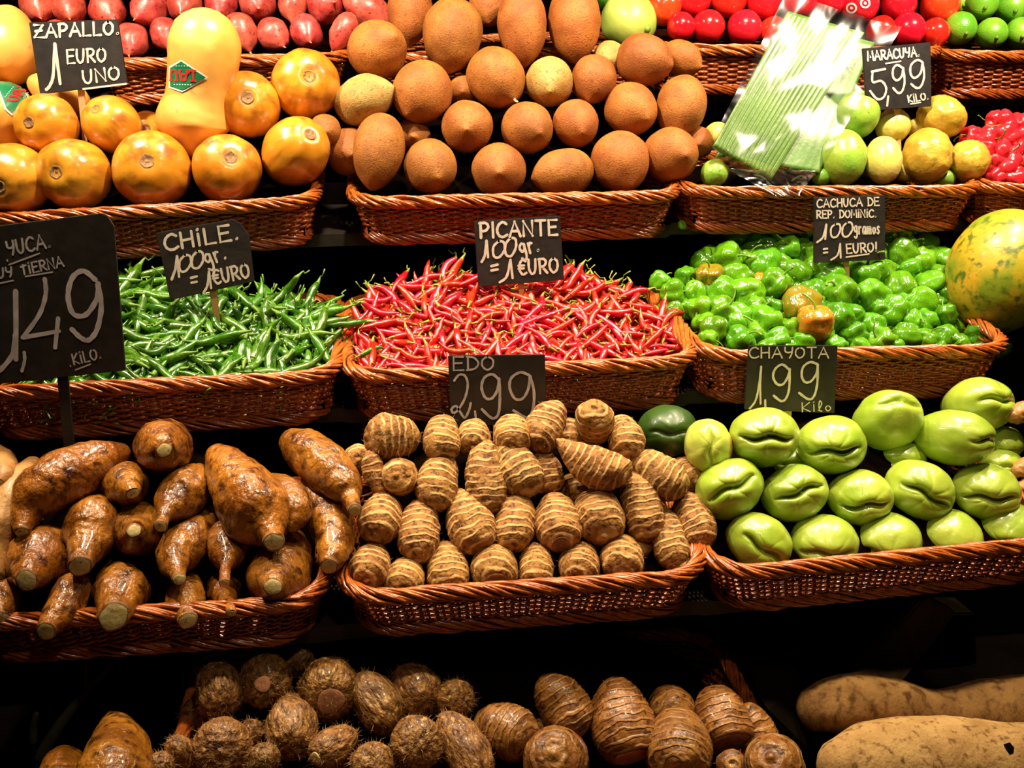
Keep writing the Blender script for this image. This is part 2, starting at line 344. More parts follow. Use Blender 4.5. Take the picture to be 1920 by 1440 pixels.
def basket(key, xl, yl, xr, yr, Y, hpx, D, label, tilt=9, flare=.022, nrow=12, slope=.8, fill=True, name='wicker_basket', cut=None, fillback=None):
    a = P(xl, yl, Y); b = P(xr, yr, Y); X = (b-a); W = X.length; X.normalize()
    rx = Vector((0, math.cos(R(tilt)), math.sin(R(tilt)))); Yv = (rx-X*rx.dot(X)).normalized(); Z = X.cross(Yv)
    mid = (a+b)/2; h = .04
    ypx = lambda p: 720-F*(p-CAM).dot(UPV)/dep(p)
    while ypx(mid+Yv*flare*.6-Z*(h+.008))-ypx(mid) < hpx and h < .16: h += .001
    mw = Matrix(((X.x, Yv.x, Z.x, mid.x), (X.y, Yv.y, Z.y, mid.y), (X.z, Yv.z, Z.z, mid.z), (0, 0, 0, 1)))
    root = link(name, None); root.matrix_world = mw; root.empty_display_size = .05
    tag(root, label, 'basket', 'wicker baskets of the stall')
    rc = .06
    def loopat(z):   # z 0 rim .. -h
        f = flare*(-z/h); return Loop(W-2*f, D-1.6*f, rc-f*.4), f*.6
    top = Loop(W, D, rc); ns = int(top.L/.0205); ns += ns % 2
    vs = []; fs = []
    sub = 3
    for i in range(nrow):
        z = -h*(.14+.76*(i+.5)/nrow); lp, f = loopat(z); pts = []; nr = []
        for k in range(ns*sub):
            x, y, nx, ny = lp.at(k/(ns*sub)); am = .0036*math.cos(math.pi*k/sub+i*math.pi)
            pts.append(Vector((x+nx*am, y+f+ny*am, z+random.uniform(-.0004, .0004)))); nr.append((nx, ny))
        strand(vs, fs, pts, 0, .0019, nr, True, h*.76/nrow*.60)
    link('woven_side', mesh('woven_side', vs, fs, M['wicker']), root)['kind'] = 'stuff'
    vs = []; fs = []
    l0, f0 = loopat(0); l1, f1 = loopat(-h*.95)
    for k in range(ns):
        x, y, nx, ny = l0.at(k/ns); x1, y1, _, _ = l1.at(k/ns)
        rod(vs, fs, [Vector((x, y, -.002)), Vector(((x+x1)/2, (y+y1+f1)/2, -h*.5)), Vector((x1, y1+f1, -h*.95))], .0026, 5)
    link('upright_stakes', mesh('upright_stakes', vs, fs, M['wicker']), root)['kind'] = 'stuff'
    def braid(z, lp, f, rt, rr, nrods, ln, a0, a1, nm, mat, seed):
        rg = random.Random(seed); vs = []; fs = []
        for k in range(nrods):
            t0 = k/nrods+rg.uniform(-.1, .1)/nrods; pts = []
            l_ = ln*rg.uniform(.75, 1.25)/lp.L; R_ = rt*rg.uniform(.85, 1.15)
            for q in range(8):
                t = t0+l_*q/7; x, y, nx, ny = lp.at(t); a_ = R(lerp(a0, a1, q/7))
                pts.append(Vector((x-nx*math.cos(a_)*R_, y+f-ny*math.cos(a_)*R_, z+math.sin(a_)*R_*1.15)))
            rod(vs, fs, pts, rr*rg.uniform(.85, 1.15), 6)
        link(nm, mesh(nm, vs, fs, mat), root)['kind'] = 'stuff'
    braid(-.003, l0, 0, .0085, .0024, int(l0.L/.0088), .115, -20, 215, 'rim_braid', M['wickert'], 3)
    braid(-.006, l0, 0, .0050, .0026, int(l0.L/.0125), .085, 30, 250, 'rim_filler', M['wickert'], 5)
    lb, fb = loopat(-h)
    braid(-h*.97, lb, fb, .0080, .0024, int(lb.L/.010), .10, 60, 260, 'foot_braid', M['wicker'], 9)
    # base panel
    bp = [Vector((x, y+fb, -h*.93)) for x, y in lb.p]; bq = [p-Vector((0, 0, .004)) for p in bp]; n_ = len(bp)
    link('base_panel', mesh('base_panel', bp+bq, [tuple(range(n_)), tuple(range(2*n_-1, n_-1, -1))]+[(i, n_+i, n_+(i+1) % n_, (i+1) % n_) for i in range(n_)], M['wicker'], False), root)
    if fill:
        # added wedge that carries the heap, near black for shaded gaps
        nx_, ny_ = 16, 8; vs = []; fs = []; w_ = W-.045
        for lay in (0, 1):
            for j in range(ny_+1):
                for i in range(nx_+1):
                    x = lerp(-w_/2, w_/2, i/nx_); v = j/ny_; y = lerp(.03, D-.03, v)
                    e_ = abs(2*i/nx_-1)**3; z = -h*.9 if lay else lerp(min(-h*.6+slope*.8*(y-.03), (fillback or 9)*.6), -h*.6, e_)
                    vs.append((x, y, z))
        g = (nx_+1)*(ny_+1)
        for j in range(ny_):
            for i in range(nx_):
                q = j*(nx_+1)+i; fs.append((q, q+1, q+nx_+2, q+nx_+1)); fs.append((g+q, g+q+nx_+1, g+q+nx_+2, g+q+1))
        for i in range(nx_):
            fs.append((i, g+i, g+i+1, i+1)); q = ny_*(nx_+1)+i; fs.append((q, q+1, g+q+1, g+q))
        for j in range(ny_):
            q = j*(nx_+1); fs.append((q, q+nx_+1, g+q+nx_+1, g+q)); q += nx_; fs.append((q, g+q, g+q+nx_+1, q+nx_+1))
        link('padding', mesh('padding', vs, fs, M['gap_shade'], False), root)
    BASK[key] = (mw, W, D, h, fb)
    return root
TOPY, MIDY, LOWY, UPY = 1.66, 1.42, 1.155, 1.92
basket('B1', -60, 413, 590, 377, TOPY, 86, .30, 'wicker basket holding the yellow squashes', slope=.55)
basket('B2', 660, 379, 1282, 366, TOPY, 80, .30, 'wicker basket holding the brown mameys', slope=.75)
basket('B3', 1292, 360, 1852, 356, TOPY, 77, .30, 'wicker basket under the banana leaf pack and passion fruits', slope=.2)
basket('B4', 1858, 354, 2380, 354, TOPY, 77, .30, 'wicker basket at right edge holding dark red peppers', slope=.3)
basket('B5', 170, 120, 648, 107, UPY, 78, .28, 'wicker basket below the pink sweet potatoes', slope=.3)
basket('B6', 668, 110, 1228, 92, UPY, 78, .28, 'wicker basket mostly hidden behind the mamey pile', slope=.2)
basket('B7', 1238, 90, 1778, 98, UPY, 84, .28, 'wicker basket below the red tomatoes', slope=.2)
basket('B8', 1786, 103, 2260, 108, UPY, 80, .28, 'wicker basket at top right holding limes', slope=.2)
basket('B9', -70, 738, 632, 704, MIDY, 88, .34, 'wicker basket full of green chillies', slope=.35)
basket('B10', 648, 706, 1314, 676, MIDY, 86, .34, 'wicker basket full of red chillies', slope=.35)
basket('B11', 1322, 668, 1908, 654, MIDY, 87, .34, 'wicker basket full of small green lantern peppers', slope=.3)
basket('B12', -100, 1170, 608, 1128, LOWY, 74, .30, 'wicker basket holding the waxed yuca roots', slope=.8, fillback=.12)
basket('B13', 640, 1122, 1333, 1078, LOWY, 72, .30, 'wicker basket holding the striped eddoes', slope=.8, fillback=.12)
basket('B14', 1346, 1078, 2010, 1012, LOWY, 72, .30, 'wicker basket holding the pale green chayotes', slope=.7, fillback=.12)
basket('B15', 300, 1545, 1500, 1500, .99, 100, .34, 'wicker basket on the dark bottom level holding hairy taro roots', slope=.45, tilt=6)
def shelf(keys, nm, label, rec=.05, th=.016, mat='shelf'):
    secs = []
    for k in keys:
        mw, W, D, h, fb = BASK[k]
        for s in (-1, 1): secs.append([mw @ Vector((s*W/2, y, -h-.0085)) for y in (fb+rec, D-.01)])
    e = [secs[0][i]-(secs[1][i]-secs[0][i])*.12 for i in (0, 1)]; secs.insert(0, e)
    e = [secs[-1][i]+(secs[-1][i]-secs[-2][i])*.01 for i in (0, 1)]; secs.append(e)
    root = link(nm, None); root.location = secs[len(secs)//2][0]; tag(root, label, 'shelf'); o = root.location
    def strip(pname, y0, y1, z0, z1, m_):
        vs = []; fs = []
        for s in secs:
            d = (s[1]-s[0]).normalized()
            for q, z in ((y0, z1), (y1, z1), (y1, z0), (y0, z0)):
                vs.append((s[0] if q <= .02 else s[1])+d*(q if q <= .02 else 0)+Vector((0, 0, z))-o)
        for i in range(len(secs)-1):
            for j in range(4):
                k = (j+1) % 4; fs.append((i*4+j, i*4+k, i*4+4+k, i*4+4+j))
        fs.append((0, 3, 2, 1)); b_ = len(vs)-4; fs.append((b_, b_+1, b_+2, b_+3))
        me = mesh(pname, vs, fs, m_, False); bm = bmesh.new(); bm.from_mesh(me); bmesh.ops.recalc_face_normals(bm, faces=bm.faces); bm.to_mesh(me); bm.free()
        return link(pname, me, root)
    strip('shelf_board', 0, 1, -th, 0, M[mat])
    strip('front_edge', -.004, -.0005, -th-.004, .001, M['steel'] if rec > .06 else M['shelf'])
    return secs
shelf(['B5', 'B6', 'B7', 'B8'], 'display_shelf', 'topmost dark shelf under the sweet potatoes and tomatoes')
shelf(['B1', 'B2', 'B3', 'B4'], 'display_shelf', 'steel edged shelf under the squash and mamey baskets', rec=.075)
shelf(['B9', 'B10', 'B11'], 'display_shelf', 'dark shelf under the chilli and pepper baskets')
shelf(['B12', 'B13', 'B14'], 'display_shelf', 'dark shelf under the yuca, eddo and chayote baskets', rec=.03)
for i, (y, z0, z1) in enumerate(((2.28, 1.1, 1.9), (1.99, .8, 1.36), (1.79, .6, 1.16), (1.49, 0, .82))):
    tag(box(f'dark_riser_{i+1}', .3, y, (z0+z1)/2, 3.6, .012, z1-z0, M['black']), kind='structure')  # unseen riser panels added to keep light out between tiers
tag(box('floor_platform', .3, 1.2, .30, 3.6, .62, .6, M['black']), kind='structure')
# ------------------------------------------------------------------ decals on surfaces
def bvh_of(o):
    me = o.data; mw = o.matrix_world if o.parent is None else o.parent.matrix_world @ o.matrix_local
    return BVHTree.FromPolygons([mw @ v.co for v in me.vertices], [p.vertices[:] for p in me.polygons])
def mw_of(o): return o.matrix_basis if o.parent is None else mw_of(o.parent) @ o.matrix_basis
def project(bvh, px, py, off):
    d = ray(px, py).normalized(); h = bvh.ray_cast(CAM, d)
    if h[0] is None: return None
    n = h[1] if h[1].dot(d) < 0 else -h[1]
    return h[0]+n*off
def decal(name, parent, bvh, poly, off, mat, step=4):
    """convex pixel polygon laid on the surface, as a fan of fine grid quads"""
    cx = sum(p[0] for p in poly)/len(poly); cy = sum(p[1] for p in poly)/len(poly); inv = mw_of(parent).inverted()
    vs = []; fs = []; n = 0
    edge = []
    for i in range(len(poly)):
        a = poly[i]; b = poly[(i+1) % len(poly)]
        for k in range(8): edge.append((lerp(a[0], b[0], k/8), lerp(a[1], b[1], k/8)))
    m_ = len(edge); K = 8
    for s in range(K+1):
        for e in edge: 
            q = project(bvh, lerp(cx, e[0], max(.001, s/K)), lerp(cy, e[1], max(.001, s/K)), off)
            if q is None: q = Vector(vs[-1]) if vs else Vector((0, 0, 0)); vs.append(q[:]); continue
            vs.append((inv @ q)[:])
    for s in range(K):
        for j in range(m_):
            k = (j+1) % m_; a = s*m_+j; b = s*m_+k
            fs.append((a, b, b+m_, a+m_))
    return link(name, mesh(name, vs, fs, mat), parent)
def strokes_on(name, parent, bvh, lines, wpx, off, mat):
    inv = mw_of(parent).inverted(); vs = []; fs = []
    for ln in lines:
        pts = []
        for a, b in zip(ln, ln[1:]):
            for k in range(5): pts.append((lerp(a[0], b[0], k/5), lerp(a[1], b[1], k/5)))
        pts.append(ln[-1]); b0 = len(vs); ok = 0
        for i, p in enumerate(pts):
            q = pts[min(i+1, len(pts)-1)]; r_ = pts[max(i-1, 0)]; dx, dy = q[0]-r_[0], q[1]-r_[1]; l = math.hypot(dx, dy) or 1
            for s in (-1, 1):
                h = project(bvh, p[0]-dy/l*wpx/2*s, p[1]+dx/l*wpx/2*s, off)
                vs.append((inv @ h)[:] if h is not None else (vs[-1] if len(vs) > b0 else (0, 0, 0)))
        for i in range(len(pts)-1): fs.append((b0+2*i, b0+2*i+1, b0+2*i+3, b0+2*i+2))
    return link(name, mesh(name, vs, fs, mat), parent)
# ------------------------------------------------------------------ piles of larger produce
def pile(kind, heap, rows, build, cat, group, suffix=''):
    pl = number_rows(rows); out = []
    for rn, its in rows:
        for it in its:
            cx, cy, r, L, hx, hy, look = it[:7]; opt = it[7] if len(it) > 7 else {}
            if kind in ('eddo', 'taro', 'ringed'):
                L *= 1.08; r *= 1.05; hx = cx+(hx-cx)*1.35; hy = cy+(hy-cy)*1.35
            if kind == 'chayote': r *= 1.03
            mw, rw = pose(heap, cx, cy, r, L, hx, hy, opt.get('dy', 0), opt.get('roll', 0))
            o = build(mw, rw, L, random.randint(0, 999), opt)
            lab = opt['lab'] if 'lab' in opt else f'{look}, {pl[id(it)]}{suffix}'
            tag(o, lab, cat, group); out.append(o)
    return out
# ---- butternut squashes
def b_squash(mw, r, L, sd, opt):
    def fn(z):
        s = sph(z)**.92
        return s*(1+.10*z) if z > -.2 else s*(1+.10*z-.10*(abs(z)-.2))
    def md(x, y, z, th):
        k = 1+.018*math.cos(9*th+sd)*max(0, z/L)**1
        rho = math.hypot(x, y)
        if z > 0: z -= .10*math.exp(-(rho/.20)**2)
        return x*k, y*k, z
    vs, fs, ax = blob(fn, r, L, 30, 48, .05, .9, sd, mod=md)
    o = link('butternut_squash', mesh('butternut_squash', vs, fs, M[opt.get('mat', 'squash')], True, ax), None, mw)
    if opt.get('scar', 1):
        sr = .18*r*opt.get('scar', 1); vs = []; fs = []; n = 20; prof = [(0, .035), (.12, .02), (.3, .0), (.6, .004), (.85, .016), (1, .01), (1.06, -.02)]
        for q, h in prof:
            for j in range(n):
                a = 2*math.pi*j/n; k = 1+.05*math.sin(5*a+sd); rho = q*sr*k
                vs.append((rho*math.cos(a), rho*math.sin(a), (L-.10*math.exp(-((q*.18)/.20)**2))*r - (q*.18)**2*.45*r*L + h*r*.6 + .0006))
        for i in range(len(prof)-1):
            for j in range(n): fs.append((i*n+j, (i+1)*n+j, (i+1)*n+(j+1) % n, i*n+(j+1) % n))
        link('blossom_scar', mesh('blossom_scar', vs, fs, M['scar']), o)
    return o
SQ = [('the front row', [
    (28, 336, 67, 1.15, -2, 350, 'yellow squash cut by the photo edge'), (143, 328, 66, 1.1, 108, 323, 'yellow squash with scar turned left'),
    (286, 319, 71, 1.05, 277, 302, 'large round yellow squash with brown scar facing out'), (425, 319, 64, 1.05, 434, 295, 'yellow squash with small scar near its top'),
    (552, 288, 61, 1.25, 583, 252, 'yellow squash tilted right, pale top')]),
  ('the second row', [
    (92, 236, 56, 1.1, 57, 229, 'yellow squash with scar at left', {'dy': -.01}), (212, 236, 52, 1.1, 184, 205, 'small yellow squash behind the ZAPALLO stake'),
    (278, 252, 40, 1.2, 275, 240, 'yellow squash mostly hidden in a gap', {'dy': .06}),
    (464, 199, 61, 1.05, 465, 183, 'round yellow squash with large brown scar, pale top'), (572, 160, 63, 1.05, 581, 143, 'round yellow squash with white shine and small scar')])]
SQO = pile('squash', 'top', SQ, b_squash, 'squash', 'yellow squashes')
(o,) = pile('squash', 'top', [('', [(12, 84, 60, 1.25, -5, 150, '', {'lab': 'big pinkish squash standing at left edge beside the ZAPALLO sign', 'scar': 0, 'mat': 'squashp', 'dy': .04})])], b_squash, 'squash', 'yellow squashes')
(stk,) = pile('squash', 'top', [('', [(5, 215, 60, 1.25, -30, 235, '', {'lab': 'squash with a green diamond sticker at the left edge', 'scar': 0, 'mat': 'squashp', 'dy': .02})])], b_squash, 'squash', 'yellow squashes')
(o,) = pile('squash', 'top', [('', [(110, 178, 34, 1.7, 160, 205, '', {'lab': 'pale squash neck lying under the ZAPALLO sign', 'scar': 0, 'mat': 'squashp', 'dy': .045})])], b_squash, 'squash', 'yellow squashes')
# the standing butternut, neck up
Yb = 1.765
pp = [(362, 262, 50), (362, 236, 66), (365, 215, 66), (370, 190, 60), (375, 160, 60), (381, 120, 65), (384, 85, 67), (385, 62, 62)]
wp = [P(x, y, Yb) for x, y, r in pp]; wr = [r*dep(q)/F for q, (_, _, r) in zip(wp, pp)]
me, org, *_ = tube(wp, wr, M['squashp'], 'butternut_squash', 40, 6, .025, 1.5, 5, cap=2)
bn = link('butternut_squash', me); bn.location = org
tag(bn, 'tall pale butternut standing neck up with green diamond sticker', 'squash', 'yellow squashes')
bpy.context.view_layer.update()
bv = bvh_of(bn)
st1 = decal('sticker', bn, bv, [(340, 112), (391, 145), (342, 173), (318, 165), (318, 125)], .0012, M['stwhite'])
decal('sticker_field', st1, bv, [(341, 115), (386, 145), (343, 169), (320.5, 162), (320.5, 128)], .0019, M['stgreen'])
def LAU(o, b, f):
    strokes_on('sticker_lettering', o, b, [[f(.80, 1), f(.80, 0)], [f(.70, 0), f(.90, 0)], [f(.90, 1), f(.66, 1), f(.64, .7)],
        [f(.62, 1), f(.52, 0), f(.42, 0), f(.34, 1)], [f(.40, .6), f(.56, .6)], [f(.66, 1), f(.56, 1)], [f(.40, 1), f(.30, 1)],
        [f(.25, 0), f(.25, .7), f(.18, 1), f(.08, .95), f(.05, .7), f(.05, 0)], [f(.30, 0), f(.18, 0)], [f(.10, 0), f(.0, 0)]], 3.6, .0026, M['stred'])
    strokes_on('sticker_small_print', o, b, [[f(.15+.09*i, -.42), f(.19+.09*i, -.42)] for i in range(7)]+[[f(.22+.09*i, 1.45), f(.26+.09*i, 1.45)] for i in range(5)], 1.3, .0026, M['stwhite'])
# inverted lettering: top of the letters points down in the photograph
LAU(st1, bv, lambda u, v: (320+u*54, 151-v*19))
bv = bvh_of(stk)
st2 = decal('sticker', stk, bv, [(-8, 152), (20, 152), (38, 158), (54, 185), (22, 217), (8, 205)], .0012, M['stwhite'])
decal('sticker_field', st2, bv, [(-6, 156), (20, 155), (36, 161), (50.5, 184), (22, 212), (11, 202)], .0019, M['stgreen'])
LAU(st2, bv, lambda u, v: (12+u*26+v*17, 190-u*33+v*2))
# ---- mameys
def b_mamey(mw, r, L, sd, opt):
    p = opt.get('point', .10)
    def fn(z): return sph(z)*(1-.07*z) if z < .5 else sph(z)*(1-.07*z)*(1-.22*p/.1*(z-.5)**1.4)
    def md(x, y, z, th):
        rho = math.hypot(x, y)
        if z > 0: z += p*math.exp(-(rho/.17)**1.5)
        return x, y, z
    vs, fs, ax = blob(fn, r, L, 28, 36, .05, 1.0, sd, mod=md)
    o = link('mamey', mesh('mamey', vs, fs, M[opt.get('mat', 'mamey')], True, ax), None, mw)
    if opt.get('tip'):
        me, org, *_ = tube([(0, 0, (L+p*.4)*r), (0, 0, (L+p+.06)*r), (.03*r, .02*r, (L+p+.14)*r)], [.05*r, .035*r, .03*r], M['flesh'], 'stem_stub', 8, 3)
        link('stem_stub', me, o, Matrix.Translation(org))
    return o
MM = [('bottom row of mameys', [
    (710, 284, 49, 1.5, 695, 352, 'upright oval mamey leaning left, at basket corner'), (808, 313, 50, 1.1, 822, 333, 'brown mamey with point turned down right'),
    (935, 321, 51, 1.1, 936, 324, 'brown mamey with point facing straight out', {'point': .16}), (1055, 324, 44, 1.38, 1000, 334, 'oval mamey lying on its side, point left'),
    (1164, 305, 55, 1.05, 1180, 345, 'large smooth round brown mamey'), (1258, 291, 51, 1.1, 1286, 292, 'brown mamey with point turned right')]),
  ('third row of mameys up', [
    (683, 187, 45, 1.32, 735, 165, 'pale greenish mamey lying slanted', {'mat': 'mameyg'}), (790, 174, 56, 1.08, 764, 211, 'round mamey with a cracked skin', {'point': .12}),
    (931, 147, 54, 1.12, 962, 182, 'brown mamey with cream stem stub', {'tip': 1}), (1030, 155, 45, 1.08, 1031, 170, 'small mamey with a greenish lower half', {'mat': 'mameyg', 'point': .13}),
    (1113, 150, 43, 1.1, 1105, 185, 'small smooth brown mamey')]),
  ('second row of mameys up', [
    (876, 238, 48, 1.15, 875, 243, 'darker mamey with point facing out', {'point': .15}), (989, 241, 48, 1.15, 1013, 250, 'darker mamey with point turned right'),
    (1080, 232, 43, 1.15, 1092, 248, 'small round dark mamey'), (1183, 206, 48, 1.15, 1213, 222, 'glossy brown mamey with point turned right'),
    (1277, 201, 47, 1.3, 1270, 255, 'tall oval mamey at the right flank')]),
  ('upper row of mameys', [
    (709, 93, 55, 1.08, 740, 70, 'round mamey beside the sweet potatoes'), (848, 66, 56, 1.24, 838, 130, 'large oval mamey standing upright'),
    (979, 48, 46, 1.6, 985, 118, 'long oval mamey standing upright', {'dy': -.01}), (1077, 42, 50, 1.5, 1080, 112, 'big oval mamey standing upright', {'dy': .01}),
    (1209, 113, 48, 1.15, 1258, 122, 'oval mamey lying on the right flank'), (1277, 111, 34, 1.25, 1312, 125, 'small mamey behind the right flank', {'dy': .03})]),
  ('back of the mamey pile', [
    (769, 22, 42, 1.5, 765, 80, 'oval mamey half hidden behind another', {'dy': .04}), (915, 10, 36, 1.2, 915, 40, 'mamey peeping out behind, above the centre', {'dy': .05}),
    (1142, 108, 30, 1.2, 1140, 112, 'pale small mamey in a gap', {'dy': .03, 'mat': 'mameyg'}), (776, 254, 32, 1.2, 776, 256, 'mamey hidden in a low gap', {'dy': .05}),
    (610, 245, 30, 1.2, 612, 248, 'small dark mamey beside the squashes', {'dy': .0}), (655, 285, 44, 1.2, 658, 290, 'shaded mamey behind the left corner one', {'dy': .04}),
    (1308, 268, 30, 1.2, 1310, 270, 'small mamey behind the right corner one', {'dy': .03}), (868, 170, 28, 1.2, 868, 172, 'tiny dark mamey in an upper gap', {'dy': .04})])]
pile('mamey', 'top', MM, b_mamey, 'mamey', 'brown mameys in the top middle basket')
# ---- sweet potatoes
def b_sweet(mw, r, L, sd, opt):
    def fn(z): return sph(z)**1.0*(1-.10*z)*(1-.25*max(0, z-.3))
    def md(x, y, z, th):
        rho = math.hypot(x, y)
        if z > 0: z += .16*math.exp(-(rho/.14)**1.3)
        return x, y, z
    vs, fs, ax = blob(fn, r, L, 22, 28, .12, 1.2, sd, mod=md, bend=opt.get('bend', 0))
    o = link('sweet_potato', mesh('sweet_potato', vs, fs, M['sweet'], True, ax), None, mw)
    me, org, *_ = tube([(0, 0, (L+.12)*r), (.02*r, 0, (L+.24)*r), (.06*r, .03*r, (L+.34)*r)], [.07*r, .045*r, .03*r], M['sweettip'], 'root_tip', 7, 3)
    link('root_tip', me, o, Matrix.Translation(org)); return o
SW = [('front row', [
    (247, 78, 31, 1.35, 240, 100, 'pink sweet potato beside the ZAPALLO sign'), (310, 66, 28, 1.3, 312, 88, 'shaded pink sweet potato'),
    (452, 62, 33, 1.2, 464, 92, 'plump pink sweet potato'), (513, 66, 30, 1.2, 528, 84, 'pink sweet potato'), (575, 61, 30, 1.2, 580, 76, 'pink sweet potato with centred tip'),
    (643, 60, 24, 1.65, 622, 92, 'pink sweet potato with thin tail hanging over the rim', {'dy': -.02})]),
  ('second row', [
    (70, 12, 32, 1.3, 72, 30, 'dim pink sweet potato'), (130, 14, 31, 1.3, 128, 32, 'pink sweet potato above the ZAPALLO sign'), (203, 22, 33, 1.3, 210, 38, 'pink sweet potato'),
    (278, 18, 33, 1.2, 255, 33, 'red sweet potato with tip turned left'), (346, 10, 33, 1.2, 338, 22, 'pink sweet potato with pale tip'), (414, 8, 31, 1.2, 408, 25, 'pink sweet potato with pale tip'),
    (483, 8, 34, 1.2, 484, 14, 'red sweet potato with wiry rootlets'), (549, 8, 27, 1.4, 545, 38, 'pink sweet potato with white shine'), (610, 10, 34, 1.2, 625, 5, 'pink sweet potato with tip turned right'),
    (688, 20, 32, 1.55, 645, -5, 'long pink sweet potato beside the mameys')]),
  ('upper row', [(20+66*i, -34, 33, 1.2, 22+66*i, -30, 'pink sweet potato cut by the photo top', {'dy': .0}) for i in range(10)]),
  ('the gaps', [(380, 70, 30, 1.2, 382, 74, 'pink sweet potato hidden behind the tall butternut', {'dy': .02}), (176, 74, 30, 1.2, 176, 80, 'pink sweet potato hidden behind the ZAPALLO sign', {'dy': .02}),
     (110, 70, 30, 1.2, 110, 76, 'pink sweet potato behind the sign, further left', {'dy': .02})])]
pile('sweet', 'upper', SW, b_sweet, 'sweet potato', 'pink sweet potatoes')
# ---- tomatoes, limes, pale squash, passion fruits
def b_round(name, mat, flat=.92, lobes=0, dent=.12, namp=.02, nf=1.5):
    def f(mw, r, L, sd, opt):
        def md(x, y, z, th):
            rho = math.hypot(x, y); k = 1+lobes*math.cos(5*th)
            if z < 0: z += dent*math.exp(-(rho/.22)**2)
            if opt.get('wr'):
                k += .13*noise.turbulence(Vector((x*2.2+sd, y*2.2, z*2.2)), 3, True)-.06
            return x*k, y*k, z
        vs, fs, ax = blob(sph, r, L, 26, 36, namp, nf, sd, mod=md)
        o = link(name, mesh(name, vs, fs, M[opt.get('mat', mat)], True, ax), None, mw)
        if name == 'lime' or opt.get('nip'):
            vs, fs, ax = blob(sph, r*.13, .8, 8, 12); link('stem_end', mesh('stem_end', vs, fs, M['stemg']), o, Matrix.Translation((0, 0, L*r)))
        return o
    return f
TM = [('front row of tomatoes', [
    (1277, 50, 27, .95, 1280, 40, 'small shaded red tomato'), (1328, 50, 31, .95, 1333, 40, 'shiny dark red tomato'), (1396, 52, 33, .95, 1400, 40, 'shiny round red tomato'),
    (1450, 58, 27, .95, 1452, 50, 'red tomato touching the banana leaf pack', {'dy': .01}), (1652, 58, 28, .95, 1655, 50, 'red tomato seen past the pack corner'),
    (1703, 56, 32, .95, 1706, 44, 'large shiny red tomato above the MARACUYA sign'), (1753, 61, 27, .95, 1750, 50, 'small dark red tomato beside the limes')]),
  ('second row of tomatoes', [
    (1243, 12, 35, .95, 1245, 2, 'orange-red tomato', {'mat': 'tomatoo'}), (1300, 0, 33, .95, 1302, -8, 'red tomato'), (1366, 0, 34, .95, 1370, -8, 'bright red tomato'), (1432, 4, 33, .95, 1434, -6, 'red tomato'),
    (1500, 4, 32, .95, 1502, -6, 'red tomato behind the plastic pack'), (1560, 0, 30, .95, 1562, -8, 'red tomato'),
    (1685, 8, 33, .95, 1688, -2, 'red tomato'), (1762, 10, 36, .95, 1765, 0, 'bright orange-red tomato', {'mat': 'tomatoo'})]),
  ('upper row of tomatoes', [(1270+62*i, -48, 32, .95, 1272+62*i, -54, 'red tomato above the photo top', {}) for i in range(8)])]
pile('tomato', 'upper', TM, b_round('tomato', 'tomato', lobes=.012), 'tomato', 'red tomatoes')
(tm,) = pile('tomato', 'upper', [('', [(1612, 8, 36, .95, 1615, -4, '', {'lab': 'red tomato with two white ring stickers, behind the plastic pack', 'dy': -.01})])], b_round('tomato', 'tomato'), 'tomato', 'red tomatoes')
bpy.context.view_layer.update(); bv = bvh_of(tm)
for cx, cy, r1 in ((1597, 15, 8.5), (1622, 6, 8)):
    rs = strokes_on('ring_sticker', tm, bv, [[(cx+r1*math.cos(a*.4488), cy+r1*math.sin(a*.4488)) for a in range(15)]], 3.2, .0012, M['stwhite'])
    decal('ring_sticker_dot', rs, bv, [(cx+3*math.cos(a), cy+3*math.sin(a)) for a in range(6)], .0012, M['stwhite'])
LM = [('front row of limes', [(1800, 53, 30, 1.08, 1812, 62, 'bright green lime'), (1859, 63, 29, 1.08, 1869, 70, 'bright green lime with white shine'), (1914, 62, 29, 1.08, 1918, 68, 'lime cut by photo edge')]),
      ('upper row of limes', [(1806, 6, 24, 1.08, 1808, 10, 'darker lime', {'dy': .03}), (1840, 6, 31, 1.08, 1848, 14, 'green lime'), (1899, 12, 32, 1.08, 1905, 20, 'green lime'), (1868, -40, 30, 1.08, 1868, -38, 'lime at the photo top'), (1930, -36, 30, 1.08, 1930, -33, 'lime at the corner')])]
pile('lime', 'upper', LM, b_round('lime', 'lime', namp=.02), 'lime', 'green limes')
pile('pale', 'upper', [('', [(1178, 40, 50, 1.12, 1214, 54, '', {'lab': 'pale green round squash with white shine between mameys and tomatoes', 'mat': 'mangop', 'nip': 1}),
    (1138, -12, 34, 1.1, 1140, -20, '', {'lab': 'green squash cut by the photo top behind the pale one', 'mat': 'lime', 'dy': .05})])], b_round('round_squash', 'mangop', namp=.05), 'squash', 'green squashes')
